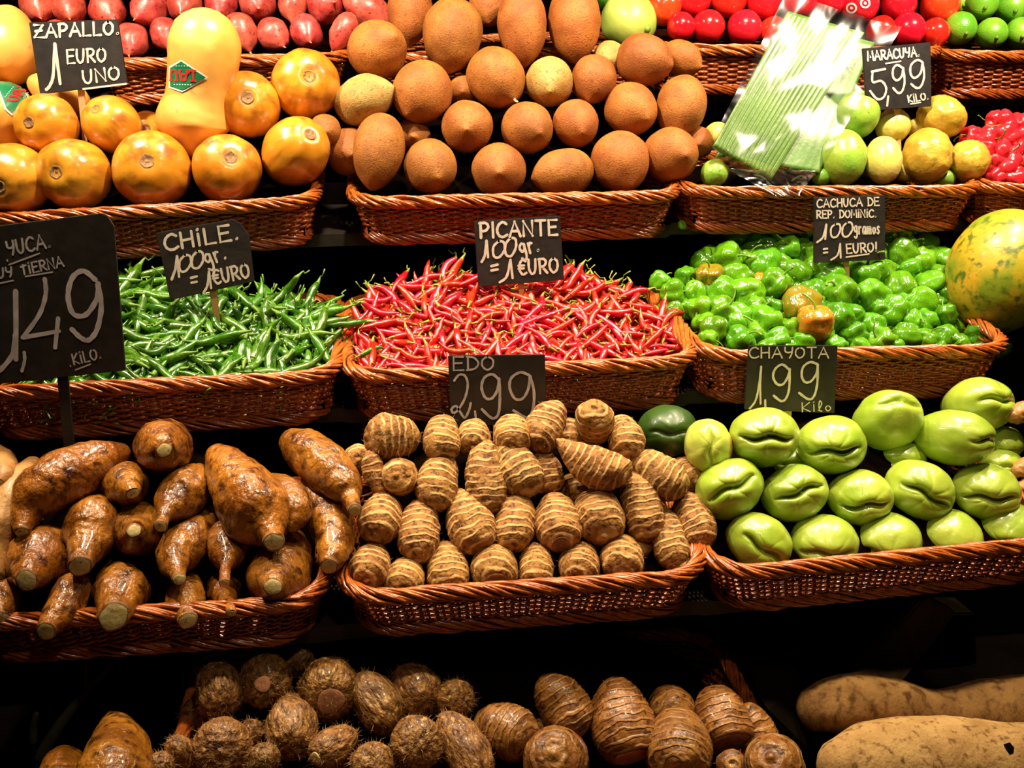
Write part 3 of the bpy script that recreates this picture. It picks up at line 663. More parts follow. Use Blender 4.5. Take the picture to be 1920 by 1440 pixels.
MR = [('the rim row', [
    (1340, 325, 26, 1.15, 1330, 340, 'green passion fruit under the leaf pack corner', {'mat': 'maraG'}), (1581, 296, 43, 1.25, 1584, 345, 'large green passion fruit', {'mat': 'maraG'}),
    (1656, 300, 34, 1.38, 1660, 342, 'smooth pale yellow passion fruit'), (1738, 292, 45, 1.2, 1742, 338, 'large yellow-brown wrinkled passion fruit', {'mat': 'maraW', 'wr': 1}),
    (1817, 301, 38, 1.12, 1822, 320, 'crinkled golden passion fruit', {'mat': 'maraW', 'wr': 1})]),
  ('upper row of passion fruits', [
    (1607, 215, 42, 1.15, 1605, 240, 'green-brown mottled passion fruit', {'mat': 'maraG'}), (1674, 236, 32, 1.1, 1676, 250, 'yellow passion fruit behind the stake', {'dy': .02}),
    (1765, 219, 39, 1.2, 1806, 232, 'crinkled golden passion fruit lying sideways', {'mat': 'maraW', 'wr': 1}), (1719, 240, 18, 1.1, 1719, 242, 'small pale passion fruit in the gap', {'dy': .03})]),
  ('the gaps', [(1345, 255, 26, 1.1, 1345, 256, 'pale passion fruit peeping at left of the pack', {'dy': .03}), (1540, 332, 18, 1.1, 1541, 334, 'small green passion fruit low in shade', {'mat': 'maraG', 'dy': .02}),
    (1772, 336, 18, 1.1, 1772, 337, 'small green passion fruit low between two golden ones', {'mat': 'maraG', 'dy': .02}), (1700, 318, 24, 1.1, 1700, 320, 'passion fruit hidden behind the stake', {'dy': .04})])]
pile('mara', 'top', MR, b_round('passion_fruit', 'maraY', dent=.03, namp=.03), 'passion fruit', 'passion fruits')
# ---- papaya
(pa,) = pile('papaya', 'mid', [('', [(1879, 508, 99, 1.22, 1850, 615, '', {'lab': 'big mottled yellow-green papaya leaning on the pepper basket', 'mat': 'papaya', 'nip': 1, 'dy': -.075})])], b_round('papaya', 'papaya', namp=.04, nf=.9), 'papaya', None)
# ---- chayotes
def b_chay(mw, r, L, sd, opt):
    A = opt.get('A', .26)*.78; rg = random.Random(sd); ph = rg.uniform(0, 6); fl = opt.get('flat', .86)
    nf = rg.choice((5, 6, 7))
    def fn(z): return (sph(z)**.88)*(1+.10*z if z > -.1 else 1+.10*z-.14*(-.1-z))
    def md(x, y, z, th):
        y *= fl
        zz = z/L
        if zz > -.2:
            w = min(1, (zz+.2)/.7); w = w*w*(3-2*w)
            wob = y+.05*math.sin(x*7+ph)
            slit = math.exp(-(wob/.062)**2)*(1-min(1, abs(x)/.80)**4)
            z -= A*1.15*slit*w
            lip = math.exp(-((abs(wob)-.27)/.17)**2)*(1-min(1, abs(x)/.85)**2)
            z += .07*lip*w
            # puckered furrows running away from the mouth
            gro = abs(math.sin(nf*.5*math.atan2(y, x*.8)+ph+.8*noise.noise(Vector((x*2, y*2, sd)))))**.35
            rho = math.hypot(x, y)
            ring = math.exp(-((rho-.45)/.28)**2)
            k = 1-.022*(1-gro)*w; x *= k; y *= k; z -= .055*(1-gro)*ring*w*A/.26
        return x, y, z
    vs, fs, ax = blob(fn, r, L, 54, 84, .06, 1.1, sd, mod=md)
    return link('chayote', mesh('chayote', vs, fs, M[opt.get('mat', 'chayote')], True, ax), None, mw)
CH = [('top row of chayotes', [
    (1327, 836, 50, 1.1, 1333, 838, 'stained chayote with upright crease', {'mat': 'chayotes', 'roll': 1.55, 'A': .13}), (1432, 819, 62, 1.08, 1438, 822, 'pale chayote with wide gaping crease', {'A': .32, 'dy': -.012}),
    (1557, 832, 62, 1.08, 1564, 848, 'pale chayote with puckered lips turned down', {'roll': .1}), (1660, 794, 60, 1.15, 1690, 755, 'smooth upright chayote above the row', {'A': .10, 'dy': .02}),
    (1781, 820, 53, 1.42, 1850, 826, 'pear shaped chayote lying with crease to right', {'A': .14, 'dy': -.01, 'flat': .95}), (1828, 762, 58, 1.15, 1876, 750, 'high smooth chayote with crease at right', {'A': .16, 'dy': .035}),
    (1880, 826, 32, 1.25, 1898, 845, 'small chayote behind at right', {'A': .12, 'dy': .04})]),
  ('middle row of chayotes', [
    (1365, 917, 63, 1.05, 1374, 914, 'chayote with deep slanting crease', {'roll': .45}), (1488, 925, 60, 1.05, 1503, 922, 'green chayote with slanting toothed crease', {'roll': .35}),
    (1611, 930, 58, 1.05, 1622, 950, 'chayote with smiling crease below', {'roll': .15}), (1721, 918, 62, 1.05, 1738, 930, 'green chayote with crease slanting down right', {'roll': -.5}),
    (1847, 920, 60, 1.05, 1855, 935, 'pale chayote with knotted crease', {'roll': .0})]),
  ('bottom row of chayotes', [
    (1421, 1014, 60, 1.05, 1434, 1033, 'chayote with crease slanting down', {'roll': -.6}), (1544, 1016, 60, 1.05, 1552, 1040, 'chayote with crease on its lower side'),
    (1665, 1010, 58, 1.05, 1665, 1042, 'rounded green chayote behind the rim', {'A': .2}), (1782, 1004, 56, 1.05, 1780, 1036, 'rounded green chayote at the rim', {'A': .2}), (1894, 990, 56, 1.05, 1885, 1020, 'chayote cut by the photo edge', {'A': .2})]),
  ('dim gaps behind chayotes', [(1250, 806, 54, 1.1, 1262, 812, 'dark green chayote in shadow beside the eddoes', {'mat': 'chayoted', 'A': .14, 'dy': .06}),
    (1480, 868, 40, 1.1, 1480, 870, 'chayote hidden under the top row', {'dy': .05, 'A': .1}), (1690, 862, 44, 1.1, 1692, 866, 'shaded chayote between rows', {'dy': .04, 'A': .1}), (1878, 872, 36, 1.1, 1880, 876, 'shaded chayote below the small one', {'dy': .04, 'A': .1})])]
pile('chayote', 'low', CH, b_chay, 'chayote', 'pale green chayotes')
# ---- eddoes
def hairs(parent, vs, n, ln, sd, mat='hair', zmin=-9, nm='root_hairs'):
    rg = random.Random(sd); V = []; Fc = []
    for _ in range(n):
        for _t in range(8):
            p = Vector(rg.choice(vs))
            if p.z >= zmin: break
        nrm = Vector((p.x, p.y, p.z*.4)).normalized(); d = (nrm+Vector((rg.gauss(0, .9), rg.gauss(0, .9), rg.gauss(0, .9)))).normalized()
        l = ln*rg.uniform(.4, 1.3); s = nrm.cross(d); s = (s.normalized() if s.length > .01 else Vector((1, 0, 0)))*.00026
        g = Vector((rg.gauss(0, .3), rg.gauss(0, .3), rg.gauss(0, .3)))*l; q = p-nrm*.0006
        a, b_, c_ = q, q+d*l*.5, q+d*l+g; i = len(V)
        V += [a-s, a+s, b_+s*.8, b_-s*.8, c_]; Fc += [(i, i+1, i+2, i+3), (i+3, i+2, i+4)]
    o = link(nm, mesh(nm, V, Fc, M[mat]), parent); o['kind'] = 'stuff'
def b_edo(name='eddo', mat='edo', hn=50, hl=.007, ringA=.014, rings=10):
    def f(mw, r, L, sd, opt):
        tp = opt.get('taper', .15); tail = opt.get('tail', .0)
        def fn(z):
            s = (max(0, 1-abs(z)**2.5))**.5*(1+tp*z if tp >= 0 else 1+tp*z)
            if tail and z < 0: s *= 1-tail*(-z)**1.3
            tri = (z*L*rings*.5) % 1.0
            return s*(1+opt.get('ringA', ringA)*(tri*2-1))
        def md(x, y, z, th):
            rho = math.hypot(x, y)
            if z > 0:
                if opt.get('knob', 1) and not opt.get('face'): z += -.05*math.exp(-((rho-.24)/.09)**2)+.07*math.exp(-(rho/.13)**2)
            if opt.get('face'): z = min(z, L*zc)
            return x, y, z
        zc = (1-min(.98, opt.get('face', 0))**2)**.4
        vs, fs, ax = blob(fn, r, L, 54, 40, .085, 1.5, sd, mod=md, bend=opt.get('bend', random.uniform(-.05, .05)))
        o = link(name, mesh(name, vs, fs, M[opt.get('mat', mat)], True, ax), None, mw)
        h = hn*opt.get('h', 1)
        if h >= 1: hairs(o, vs, int(h), hl*opt.get('hlen', 1), sd)
        if opt.get('bud'):
            v2, f2, _ = blob(sph, r*opt['bud'], .7, 8, 14, .1, 2, sd)
            link('bud', mesh('bud', v2, f2, M['pink']), o, Matrix.Translation((opt.get('bx', 0)*r, opt.get('by', 0)*r, L*r*.86*math.sqrt(max(.05, 1-opt.get('bx', 0)**2-opt.get('by', 0)**2)))))
        if opt.get('face'):   # sliced face: flattened disc at the head end
            n = 28; q = opt['face']*r; V = [(0, 0, 0)]; ff = []
            for k, (a_, z_) in enumerate(((.5, .003), (.92, 0), (1.0, -.05), (.98, -.25))):
                for j in range(n): t = 2*math.pi*j/n; kk = 1+.05*math.sin(3*t+sd); V.append((a_*q*kk*math.cos(t), a_*q*kk*math.sin(t), z_*q))
            for j in range(n):
                k_ = (j+1) % n; ff.append((0, 1+j, 1+k_))
                for i in range(3): ff.append((1+i*n+j, 1+(i+1)*n+j, 1+(i+1)*n+k_, 1+i*n+k_))
            link('cut_face', mesh('cut_face', V, ff, M[opt.get('fmat', 'pinkcut')]), o, Matrix.Translation((opt.get('bend', 0)*r, 0, L*r*zc+.0012)))
        return o
    return f
ED = [('front row of eddoes', [
    (696, 1060, 37, 1.25, 692, 1082, 'pale striped eddo'), (760, 1084, 35, 1.15, 755, 1103, 'small pale eddo over the rim'), (839, 1065, 37, 1.45, 842, 1098, 'upright striped eddo'),
    (926, 1063, 41, 1.2, 930, 1085, 'plump eddo with dark round scar', {'face': .45, 'fmat': 'bark'}), (1005, 1060, 31, 1.45, 1006, 1090, 'narrow rough eddo in shade', {'h': 2}), (1087, 1056, 36, 1.25, 1086, 1078, 'shaded striped eddo', {'h': 2}),
    (1165, 1045, 38, 1.15, 1166, 1068, 'rough knobby eddo', {'h': 2, 'ringA': .03}), (1274, 1052, 20, 1.6, 1285, 1078, 'small rough stalk end by the right rim', {'h': 3})]),
  ('second row of eddoes', [
    (715, 969, 39, 1.3, 708, 995, 'pale round ended eddo'), (786, 992, 37, 1.6, 782, 1035, 'tall striped eddo'), (878, 975, 42, 1.5, 897, 1018, 'plump eddo leaning right', {'tail': .35}),
    (966, 973, 36, 1.65, 962, 1015, 'striped upright eddo'), (1044, 977, 42, 1.35, 1050, 1010, 'striped eddo with dark torn tip', {'face': .4, 'fmat': 'bark', 'h': 2}), (1122, 965, 45, 1.2, 1128, 995, 'broad striped eddo'),
    (1204, 948, 36, 1.7, 1216, 996, 'pink-lit striped eddo leaning right'), (1255, 1010, 32, 1.7, 1262, 1050, 'narrow eddo hanging near right rim', {'h': 2}), (1302, 974, 35, 1.55, 1315, 1010, 'brown rough eddo at the right end', {'h': 2})]),
  ('the third row', [
    (703, 890, 20, 2.0, 690, 852, 'thin hairy eddo beside the yuca', {'h': 3}), (750, 895, 33, 1.1, 745, 892, 'round eddo with spiral end', {'h': .5}), (820, 900, 37, 1.5, 812, 940, 'pale smooth tipped eddo', {'tail': .1}),
    (909, 893, 36, 1.8, 914, 945, 'long striped eddo leaning on the front ones'), (966, 876, 40, 1.45, 990, 912, 'striped eddo slanting down right'), (1022, 884, 30, 1.35, 1035, 915, 'eddo tucked behind a slanting one', {'dy': .02}),
    (1106, 872, 37, 1.85, 1160, 898, 'curved pinkish eddo with pointed tail lying on top', {'tail': .55, 'bend': .10, 'dy': -.02}), (1230, 887, 38, 1.6, 1272, 912, 'long striped eddo lying toward right'), (1290, 888, 27, 1.3, 1300, 900, 'small hairy eddo at the right behind', {'dy': .02, 'h': 2})]),
  ('back row of eddoes', [
    (737, 819, 40, 1.2, 700, 818, 'big rough brown eddo', {'h': 3, 'ringA': .02}), (828, 821, 34, 1.3, 828, 850, 'striped eddo beside the EDO sign'), (888, 818, 30, 1.2, 888, 835, 'eddo under the left of the EDO sign', {'dy': .01}),
    (960, 815, 34, 1.2, 962, 835, 'eddo under the EDO sign'), (1022, 797, 34, 1.45, 1005, 830, 'brown eddo right behind the EDO sign corner'), (1068, 812, 22, 1.4, 1066, 830, 'small eddo in the gap', {'dy': .015}),
    (1114, 796, 34, 1.4, 1116, 770, 'tall finely striped eddo standing up', {'dy': -.005}), (1173, 820, 32, 1.4, 1180, 848, 'striped eddo at the right back')]),
  ('dark gaps among eddoes', [(1075, 915, 30, 1.3, 1080, 930, 'dark eddo in a deep gap', {'dy': .04}), (672, 860, 26, 1.3, 672, 862, 'dim eddo at far left behind', {'dy': .05}), (940, 930, 28, 1.3, 940, 932, 'shaded eddo between rows', {'dy': .04}),
    (1196, 1022, 24, 1.2, 1196, 1030, 'small shaded eddo between two rows', {'dy': .02, 'h': 3})])]
pile('eddo', 'low', ED, b_edo(), 'eddo', 'striped eddoes')
# ---- bottom row taro
ML = [('upper row of hairy taro', [
    (411, 1290, 41, 1.25, 420, 1320, 'hairy taro with pink spots', {'bud': .13, 'bx': .3, 'by': .5}), (500, 1273, 46, 1.1, 495, 1280, 'hairy taro with an orange bare patch', {'face': .30}),
    (615, 1288, 53, 1.0, 620, 1308, 'large round taro with broken dark end', {'face': .45}), (706, 1314, 42, 1.35, 735, 1350, 'hairy taro slanting right'),
    (778, 1292, 44, 1.1, 800, 1315, 'smoother brown taro with red bud', {'bud': .12, 'bx': .4, 'by': -.4, 'h': .5}), (849, 1310, 34, 1.05, 870, 1312, 'small round taro with pink bud', {'bud': .15})]),
  ('lower row of hairy taro', [
    (340, 1420, 24, 1.7, 330, 1395, 'narrow taro at left'), (416, 1400, 51, 1.0, 418, 1408, 'big round hairy taro'), (494, 1432, 28, 1.3, 494, 1410, 'small taro at the bottom edge', {'dy': -.02}),
    (545, 1356, 46, 1.35, 552, 1395, 'teardrop taro with red gash', {'bud': .2, 'by': .3, 'tail': .45}), (628, 1398, 33, 1.4, 602, 1415, 'taro with red ringed white tip', {'face': .34, 'fmat': 'flesh', 'bud': .22}),
    (698, 1440, 38, 1.2, 698, 1420, 'taro at bottom edge', {'dy': -.02}), (780, 1392, 47, 1.05, 786, 1398, 'round hairy taro with pink bud', {'bud': .13, 'bx': -.2}), (872, 1402, 40, 1.7, 900, 1450, 'long taro slanting down right', {'bud': .08, 'by': .4})]),
  ('gaps of hairy taro', [(550, 1242, 27, 1.4, 572, 1222, 'small lobe shaped taro at the very top', {'dy': .02}), (472, 1372, 22, 1.2, 472, 1374, 'tiny taro in a gap', {'dy': .03}),
    (300, 1440, 24, 1.3, 300, 1430, 'taro at the bottom left edge'), (370, 1340, 30, 1.2, 372, 1345, 'dim taro low in shadow', {'dy': .06}), (720, 1250, 34, 1.2, 722, 1252, 'dim taro far back', {'dy': .11}), (850, 1255, 32, 1.2, 850, 1256, 'dim taro far back, beside a twin', {'dy': .12})])]
pile('taro', 'ground', ML, b_edo('taro_root', 'malanga', 420, .007, .008, 9), 'taro', 'hairy brown taro roots')
RG = [('upper row of ringed taro', [
    (1056, 1322, 46, 1.3, 1085, 1368, 'glossy ringed taro slanting right', {'h': .4}), (1165, 1352, 56, 1.3, 1182, 1408, 'large ringed taro with sliced face', {'face': .62, 'fr': .3}),
    (1257, 1330, 42, 1.1, 1265, 1345, 'ringed taro behind two larger ones', {'dy': .02}), (1354, 1348, 49, 1.2, 1366, 1392, 'ringed taro with dark cut end', {'face': .75, 'fmat': 'bark'}), (1424, 1380, 34, 1.6, 1440, 1425, 'narrow ringed taro by the basket side', {'dy': .01})]),
  ('the lower row', [
    (946, 1369, 47, 1.2, 985, 1385, 'smooth oval ringed taro', {'h': .2}), (1042, 1428, 57, 1.1, 1042, 1418, 'ringed taro at the bottom edge'), (1272, 1398, 58, 1.2, 1270, 1440, 'large ringed taro in front'),
    (1372, 1440, 27, 1.2, 1372, 1430, 'small taro low between larger ones'), (1452, 1440, 52, 1.1, 1450, 1425, 'ringed taro at the bottom right corner of basket', {'dy': -.02})]),
  ('shadow behind ringed taro', [(1182, 1248, 46, 1.1, 1184, 1250, 'dark taro far back in shadow', {'dy': .12}), (1030, 1262, 34, 1.2, 1032, 1264, 'dark taro far back, smaller', {'dy': .12}), (1350, 1258, 28, 1.2, 1352, 1260, 'dark knobby taro far back', {'dy': .12}),
    (1010, 1370, 20, 1.2, 1012, 1372, 'tiny taro in the gap', {'dy': .04})])]
pile('ringed', 'ground', RG, b_edo('ringed_taro', 'ring', 40, .006, .026, 12), 'taro', 'ringed brown taro roots')
# ---- yuca roots: spine in pixels (x, y, radius, depth offset in m)
def root_tube(nm, heap, pts, mat, cut=None, seed=0, namp=.10, nfreq=1.6, cap=1, nv=30, base=None):
    W = []; rr = []
    for x, y, r, dy in pts:
        r *= 1.06 if r > 24 else 1
        p = P(x, y, (HY(heap, y) if base is None else base)+dy); W.append(p); rr.append(r*dep(p)/F)
    me, org, tg, end, er = tube(W, rr, M[mat], nm, nv, 7, namp, nfreq, seed, cap=cap)
    o = link(nm, me); o.location = org
    if cut:
        n = 20; k = cut if cut > 1 else 1
        V = [(0, 0, .0012)]; Fc = []
        for a_, z_ in ((.45, .001), (.9, .0006), (1.04, -.0004), (1.06, -.003)):
            for j in range(n): t = 2*math.pi*j/n; q = a_*er*(1+.07*math.sin(2*t+seed)+.04*math.sin(5*t)); V.append((q*math.cos(t), q*math.sin(t), z_))
        for j in range(n):
            l = (j+1) % n; Fc.append((0, 1+j, 1+l))
            for i in range(3): Fc.append((1+i*n+j, 1+(i+1)*n+j, 1+(i+1)*n+l, 1+i*n+l))
        me2 = mesh('cut_end', V, Fc, [M['flesh'], M['bark']])
        for f in me2.polygons: f.material_index = 1 if min(f.vertices) >= 1+2*n-n and max(f.vertices) >= 1+2*n else 0
        z = tg; x = z.orthogonal().normalized(); y = z.cross(x)
        link('cut_end', me2, o, Matrix(((x.x, y.x, z.x, end.x-org.x), (x.y, y.y, z.y, end.y-org.y), (x.z, y.z, z.z, end.z-org.z), (0, 0, 0, 1))))
    return o
YU = [
 ('big curved yuca lying along the upper left', [(228, 848, 20, .03), (190, 862, 36, .01), (130, 890, 49, -.005), (75, 925, 47, -.015), (48, 965, 27, -.02), (41, 998, 13, -.03)], 1),
 ('round yuca seen end on, topmost above the others', [(309, 832, 30, .10), (308, 836, 47, .05), (306, 839, 48, .0), (307, 842, 30, -.04), (308, 844, 14, -.05)], 1),
 ('small yuca end below the topmost one', [(236, 903, 25, .08), (236, 907, 38, .03), (238, 911, 37, -.005), (246, 920, 17, -.035), (249, 925, 12, -.04)], 1),
 ('thick double yuca with two lobes and a pale stub', [(408, 852, 24, .02), (432, 885, 43, .0), (465, 935, 58, -.02), (495, 975, 56, -.03), (509, 1000, 24, -.045), (514, 1016, 19, -.06)], 1),
 ('yuca with a bent narrow neck', [(375, 888, 22, .03), (355, 910, 38, .01), (332, 938, 40, -.005), (312, 960, 18, -.03), (305, 975, 12, -.04), (301, 987, 12, -.05)], 1),
 ('long smooth yuca at upper right pointing to the eddoes', [(548, 828, 26, .04), (580, 850, 40, .02), (620, 885, 42, .0), (648, 915, 32, -.02), (658, 935, 17, -.03), (665, 957, 13, -.05)], 1),
 ('yuca hanging at the right end beside the eddoes', [(585, 900, 22, .03), (604, 950, 34, .02), (626, 1000, 37, .0), (625, 1035, 29, -.02), (617, 1062, 17, -.035)], 1),
 ('dark wrinkled yuca with a cone shaped cut end', [(190, 945, 22, .02), (175, 975, 44, .0), (168, 1010, 42, -.01), (157, 1040, 26, -.03), (150, 1062, 21, -.045)], 1),
 ('round faced yuca between the wrinkled one and the bent one', [(265, 985, 30, .07), (262, 990, 45, .03), (257, 998, 42, .0), (252, 996, 17, -.04), (251, 995, 13, -.05)], 1),
 ('forked yuca in the middle with pale round stub', [(398, 962, 15, .05), (375, 995, 32, .02), (340, 1030, 41, .0), (326, 1052, 30, -.02), (333, 1078, 14, -.04), (336, 1086, 12, -.05)], 1),
 ('yuca with a thin straight stalk end', [(430, 985, 25, .05), (428, 1010, 38, .02), (427, 1035, 35, .0), (424, 1058, 13, -.02), (422, 1075, 11, -.03), (421, 1094, 10, -.04)], 1),
 ('egg shaped yuca at left with a skewed cut', [(88, 1025, 30, .06), (82, 1035, 50, .02), (70, 1052, 53, .0), (55, 1080, 26, -.035), (50, 1088, 20, -.045)], 1),
 ('small twisted yuca overhanging the rim at left', [(150, 1082, 14, .03), (135, 1110, 33, .0), (118, 1142, 31, -.015), (95, 1170, 23, -.03), (86, 1184, 18, -.045)], 1),
 ('yuca with a broad round cut facing out over the rim', [(213, 1050, 9, .06), (222, 1085, 34, .02), (228, 1112, 48, .0), (217, 1145, 32, -.03), (213, 1156, 26, -.045)], 1),
 ('narrow yuca standing on the rim at centre', [(358, 1075, 12, .04), (350, 1100, 28, .02), (347, 1130, 34, .0), (350, 1152, 22, -.02), (352, 1164, 17, -.03)], 1),
 ('stout yuca at the right front corner', [(556, 1010, 18, .08), (540, 1045, 42, .04), (522, 1082, 56, .0), (514, 1096, 26, -.045), (512, 1100, 17, -.055)], 1),
 ('dark yuca in shadow behind the rim with small pale tip', [(415, 1085, 18, .05), (418, 1105, 30, .03), (425, 1125, 18, .0), (433, 1142, 10, -.03), (434, 1150, 9, -.035)], 1)]
for i, (lab, pts, c) in enumerate(YU):
    o = root_tube('yuca_root', 'low', pts, 'yuca', c, i+1, .12, 1.7); tag(o, lab, 'yuca', 'waxed yuca roots')
    if 'double' in lab:
        q = [P(x, y, HY('low', y)+d) for x, y, r, d in ((500, 905, 20, .02), (535, 930, 36, .0), (553, 960, 33, -.02), (545, 985, 22, -.025))]
        me, org, *_ = tube(q, [r*dep(p)/F for p, r in zip(q, (20, 38, 33, 18))], M['yuca'], 'side_lobe', 26, 6, .1, 1.7, 3, cap=2)
        lo = link('side_lobe', me, o); lo.matrix_local = Matrix.Translation(org-o.location)
for lab, pts in (('tan rough yuca at the left edge', [(62, 868, 16, .04), (36, 915, 36, .02), (5, 975, 46, .01), (-15, 1030, 40, .01), (-20, 1090, 28, .0)]),
                 ('brown yuca end at the left edge above the tan one', [(-20, 850, 24, .05), (0, 872, 28, .03), (6, 890, 20, .0), (-2, 905, 10, -.01)]),
                 ('brown yuca end at the left edge near the rim', [(20, 1080, 12, .04), (8, 1105, 28, .02), (-2, 1135, 32, .0), (0, 1165, 20, -.02)])):
    o = root_tube('yuca_root', 'low', pts, 'yucat' if 'tan' in lab else 'yuca', 1, 31+len(lab), .1, 1.6); tag(o, lab, 'yuca', 'waxed yuca roots')
o = root_tube('yuca_root', 'ground', [(207, 1342, 10, .03), (216, 1370, 34, .02), (220, 1410, 56, .01), (214, 1460, 68, .0), (205, 1520, 60, .0)], 'yuca', 0, 77, .08, 1.5, cap=2)
tag(o, 'large orange-brown root standing on the dark bottom level', 'yuca', 'waxed yuca roots')
o = root_tube('yuca_root', 'ground', [(125, 1418, 20, .08), (118, 1440, 38, .07), (110, 1490, 40, .06)], 'yuca', 0, 78, .08, 1.5, cap=2)
tag(o, 'dim root top at the bottom left, left of the large orange-brown one', 'yuca', 'waxed yuca roots')
# ---- yams
o = root_tube('yam', None, [(1524, 1332, 38, .0), (1570, 1322, 50, .0), (1640, 1322, 55, .0), (1730, 1338, 46, .0), (1800, 1335, 44, .0), (1870, 1328, 54, .0), (1950, 1325, 56, 0), (2020, 1330, 40, 0)], 'yamd', 0, 4, .07, 1.2, cap=2, base=1.14)
tag(o, 'long lumpy brown yam lying behind the larger pale one', 'yam', 'large yams')
ym = root_tube('yam', None, [(1572, 1440, 50, .0), (1640, 1432, 72, .0), (1740, 1432, 80, .0), (1850, 1438, 80, .0), (1960, 1450, 78, .0), (2040, 1460, 50, 0)], 'yam', 0, 9, .05, 1.2, cap=2, base=1.04)
tag(ym, 'large pale brown yam with small black hole in front', 'yam', 'large yams')
bpy.context.view_layer.update()
decal('hole', ym, bvh_of(ym), [(1881, 1396), (1893, 1392), (1901, 1402), (1900, 1412), (1893, 1415), (1886, 1406)], .0006, M['black'])
# ------------------------------------------------------------------ small green lantern peppers
def pepper_mesh(sd, mat):
    rg = random.Random(sd); nl = rg.choice((3, 4, 4, 5)); ph = rg.uniform(0, 6)
    def fn(z): return sph(z)**.75*(1-.22*z)
    def md(x, y, z, th):
        lob = abs(math.cos(nl*.5*th+ph))**.55
        w = 1-.35*abs(z)
        k = 1-.34*(1-lob)*w; rho = math.hypot(x, y)
        k += .16*noise.noise(Vector((x*2.2+sd, y*2.2, z*2.5)))
        if z < 0: z += .30*math.exp(-(rho/.30)**2)
        else: z -= .16*math.exp(-(rho/.25)**2)
        return x*k, y*k, z
    vs, fs, ax = blob(fn, 1, .95, 20, 32, .06, 2, sd, mod=md)
    return mesh('lantern_pepper', vs, fs, M[mat], True, ax)
def stem_mesh(sd):
    rg = random.Random(sd); a = rg.uniform(-.5, .5)
    me, org, *_ = tube([(0, 0, -.60), (0, 0, -.85), (.12, a*.3, -1.15), (.35, a, -1.4), (.65, a*1.3, -1.5)], [.16, .07, .055, .05, .07], M['stemg'], 'stem', 7, 3, origin=Vector((0, 0, 0)))
    return me
PM = {k: [pepper_mesh(s+j*9, m_) for s in range(10)] for j, (k, m_) in enumerate((('g', 'pepper'), ('r', 'pepperr'), ('m', 'pepperm'), ('o', 'peppero')))}
SM = [stem_mesh(s) for s in range(6)]
def pepper(cx, cy, r, heap, kind='g', dy=0, lab='green lantern pepper partly buried between others in the lower layer of the heap', grp='small green lantern peppers', face=None, Y=None):
    rg = random.Random(int(cx*31+cy*7)); ang = rg.uniform(0, 6.28); t = rg.uniform(-.9, .9)
    if face: ang, t = face
    Yv = (HY(heap, cy) if Y is None else Y)+dy; p = P(cx, cy, Yv); rw = r*1.18*dep(p)/F
    d = (RGT*math.cos(ang)+UPV*math.sin(ang))*math.cos(t)-FWD*math.sin(t)
    o = link('lantern_pepper', rg.choice(PM[kind]), None, frame(d, p, rg.uniform(0, 6))@Matrix.Scale(rw*1.04, 4))
    s = link('stem', rg.choice(SM), o)
    tag(o, lab, 'pepper', grp); return o
PP = [(1260,549,22),(1300,547,21),(1362,485,25),(1404,490,19),(1437,462,22),(1455,447,17),(1478,468,21),(1515,476,20),(1519,424,16),(1432,497,27),(1380,521,26),(1351,548,29),(1405,550,27),(1452,535,27),(1465,500,20),(1492,512,25),
(1315,578,22),(1352,583,24),(1377,600,30),(1340,622,25),(1437,605,28),(1415,578,19),(1416,628,20),(1385,640,24),(1456,640,22),(1478,618,20),(1503,642,20),(1555,518,29),(1576,552,29),(1572,598,29),(1627,517,28),(1655,508,20),(1634,553,29),
(1690,478,24),(1688,538,27),(1677,583,28),(1633,610,22),(1600,592,20),(1598,628,22),(1655,642,24),(1699,631,25),(1736,640,20),(1735,606,22),(1713,604,18),(1727,566,26),(1746,533,24),(1722,494,26),(1702,508,20),(1743,482,19),(1763,487,22),(1779,549,20),
(1772,592,19),(1773,632,22),(1833,628,22),(1853,630,15),(1836,600,16),(1806,650,15),(1840,652,14),(1687,440,21),(1662,440,15),(1704,466,17),(1610,495,20),(1553,482,18),(1640,484,20),(1545,632,20),(1614,652,16),(1570,650,18),(1323,606,20),(1326,638,18),
(1495,455,18),(1528,505,20),(1236,530,18),(1283,517,16),(1525,548,20),(1530,575,18),(1650,580,18),(1706,560,16),(1760,515,18),(1790,575,16),(1795,640,16),(1755,655,16),(1675,655,18),(1440,655,18),(1480,655,16),(1400,520,14),(1590,455,20),(1560,445,18),(1630,455,18),(1600,420,18)]
bands = {}
for q in PP: bands.setdefault(max(0, int((662-q[1])/36)), []).append(q)
LEVEL = ['the rim row', 'the second row up', 'the third row up', 'the fourth row up', 'the fifth row up', 'the sixth row up', 'the topmost row']
for k_, its in bands.items():
    its.sort()
    for i_, (x, y, r) in enumerate(its):
        n_ = len(its); j_ = n_-1-i_
        wh = 'leftmost' if i_ == 0 else 'rightmost' if j_ == 0 else (ORD[i_]+' from left' if i_ <= j_ else ORD[j_]+' from right')
        pepper(x, y, r, 'mid', dy=random.uniform(-.008, .008), lab=f'glossy green lantern pepper, {wh} in {LEVEL[min(6, k_)]} of the heap')
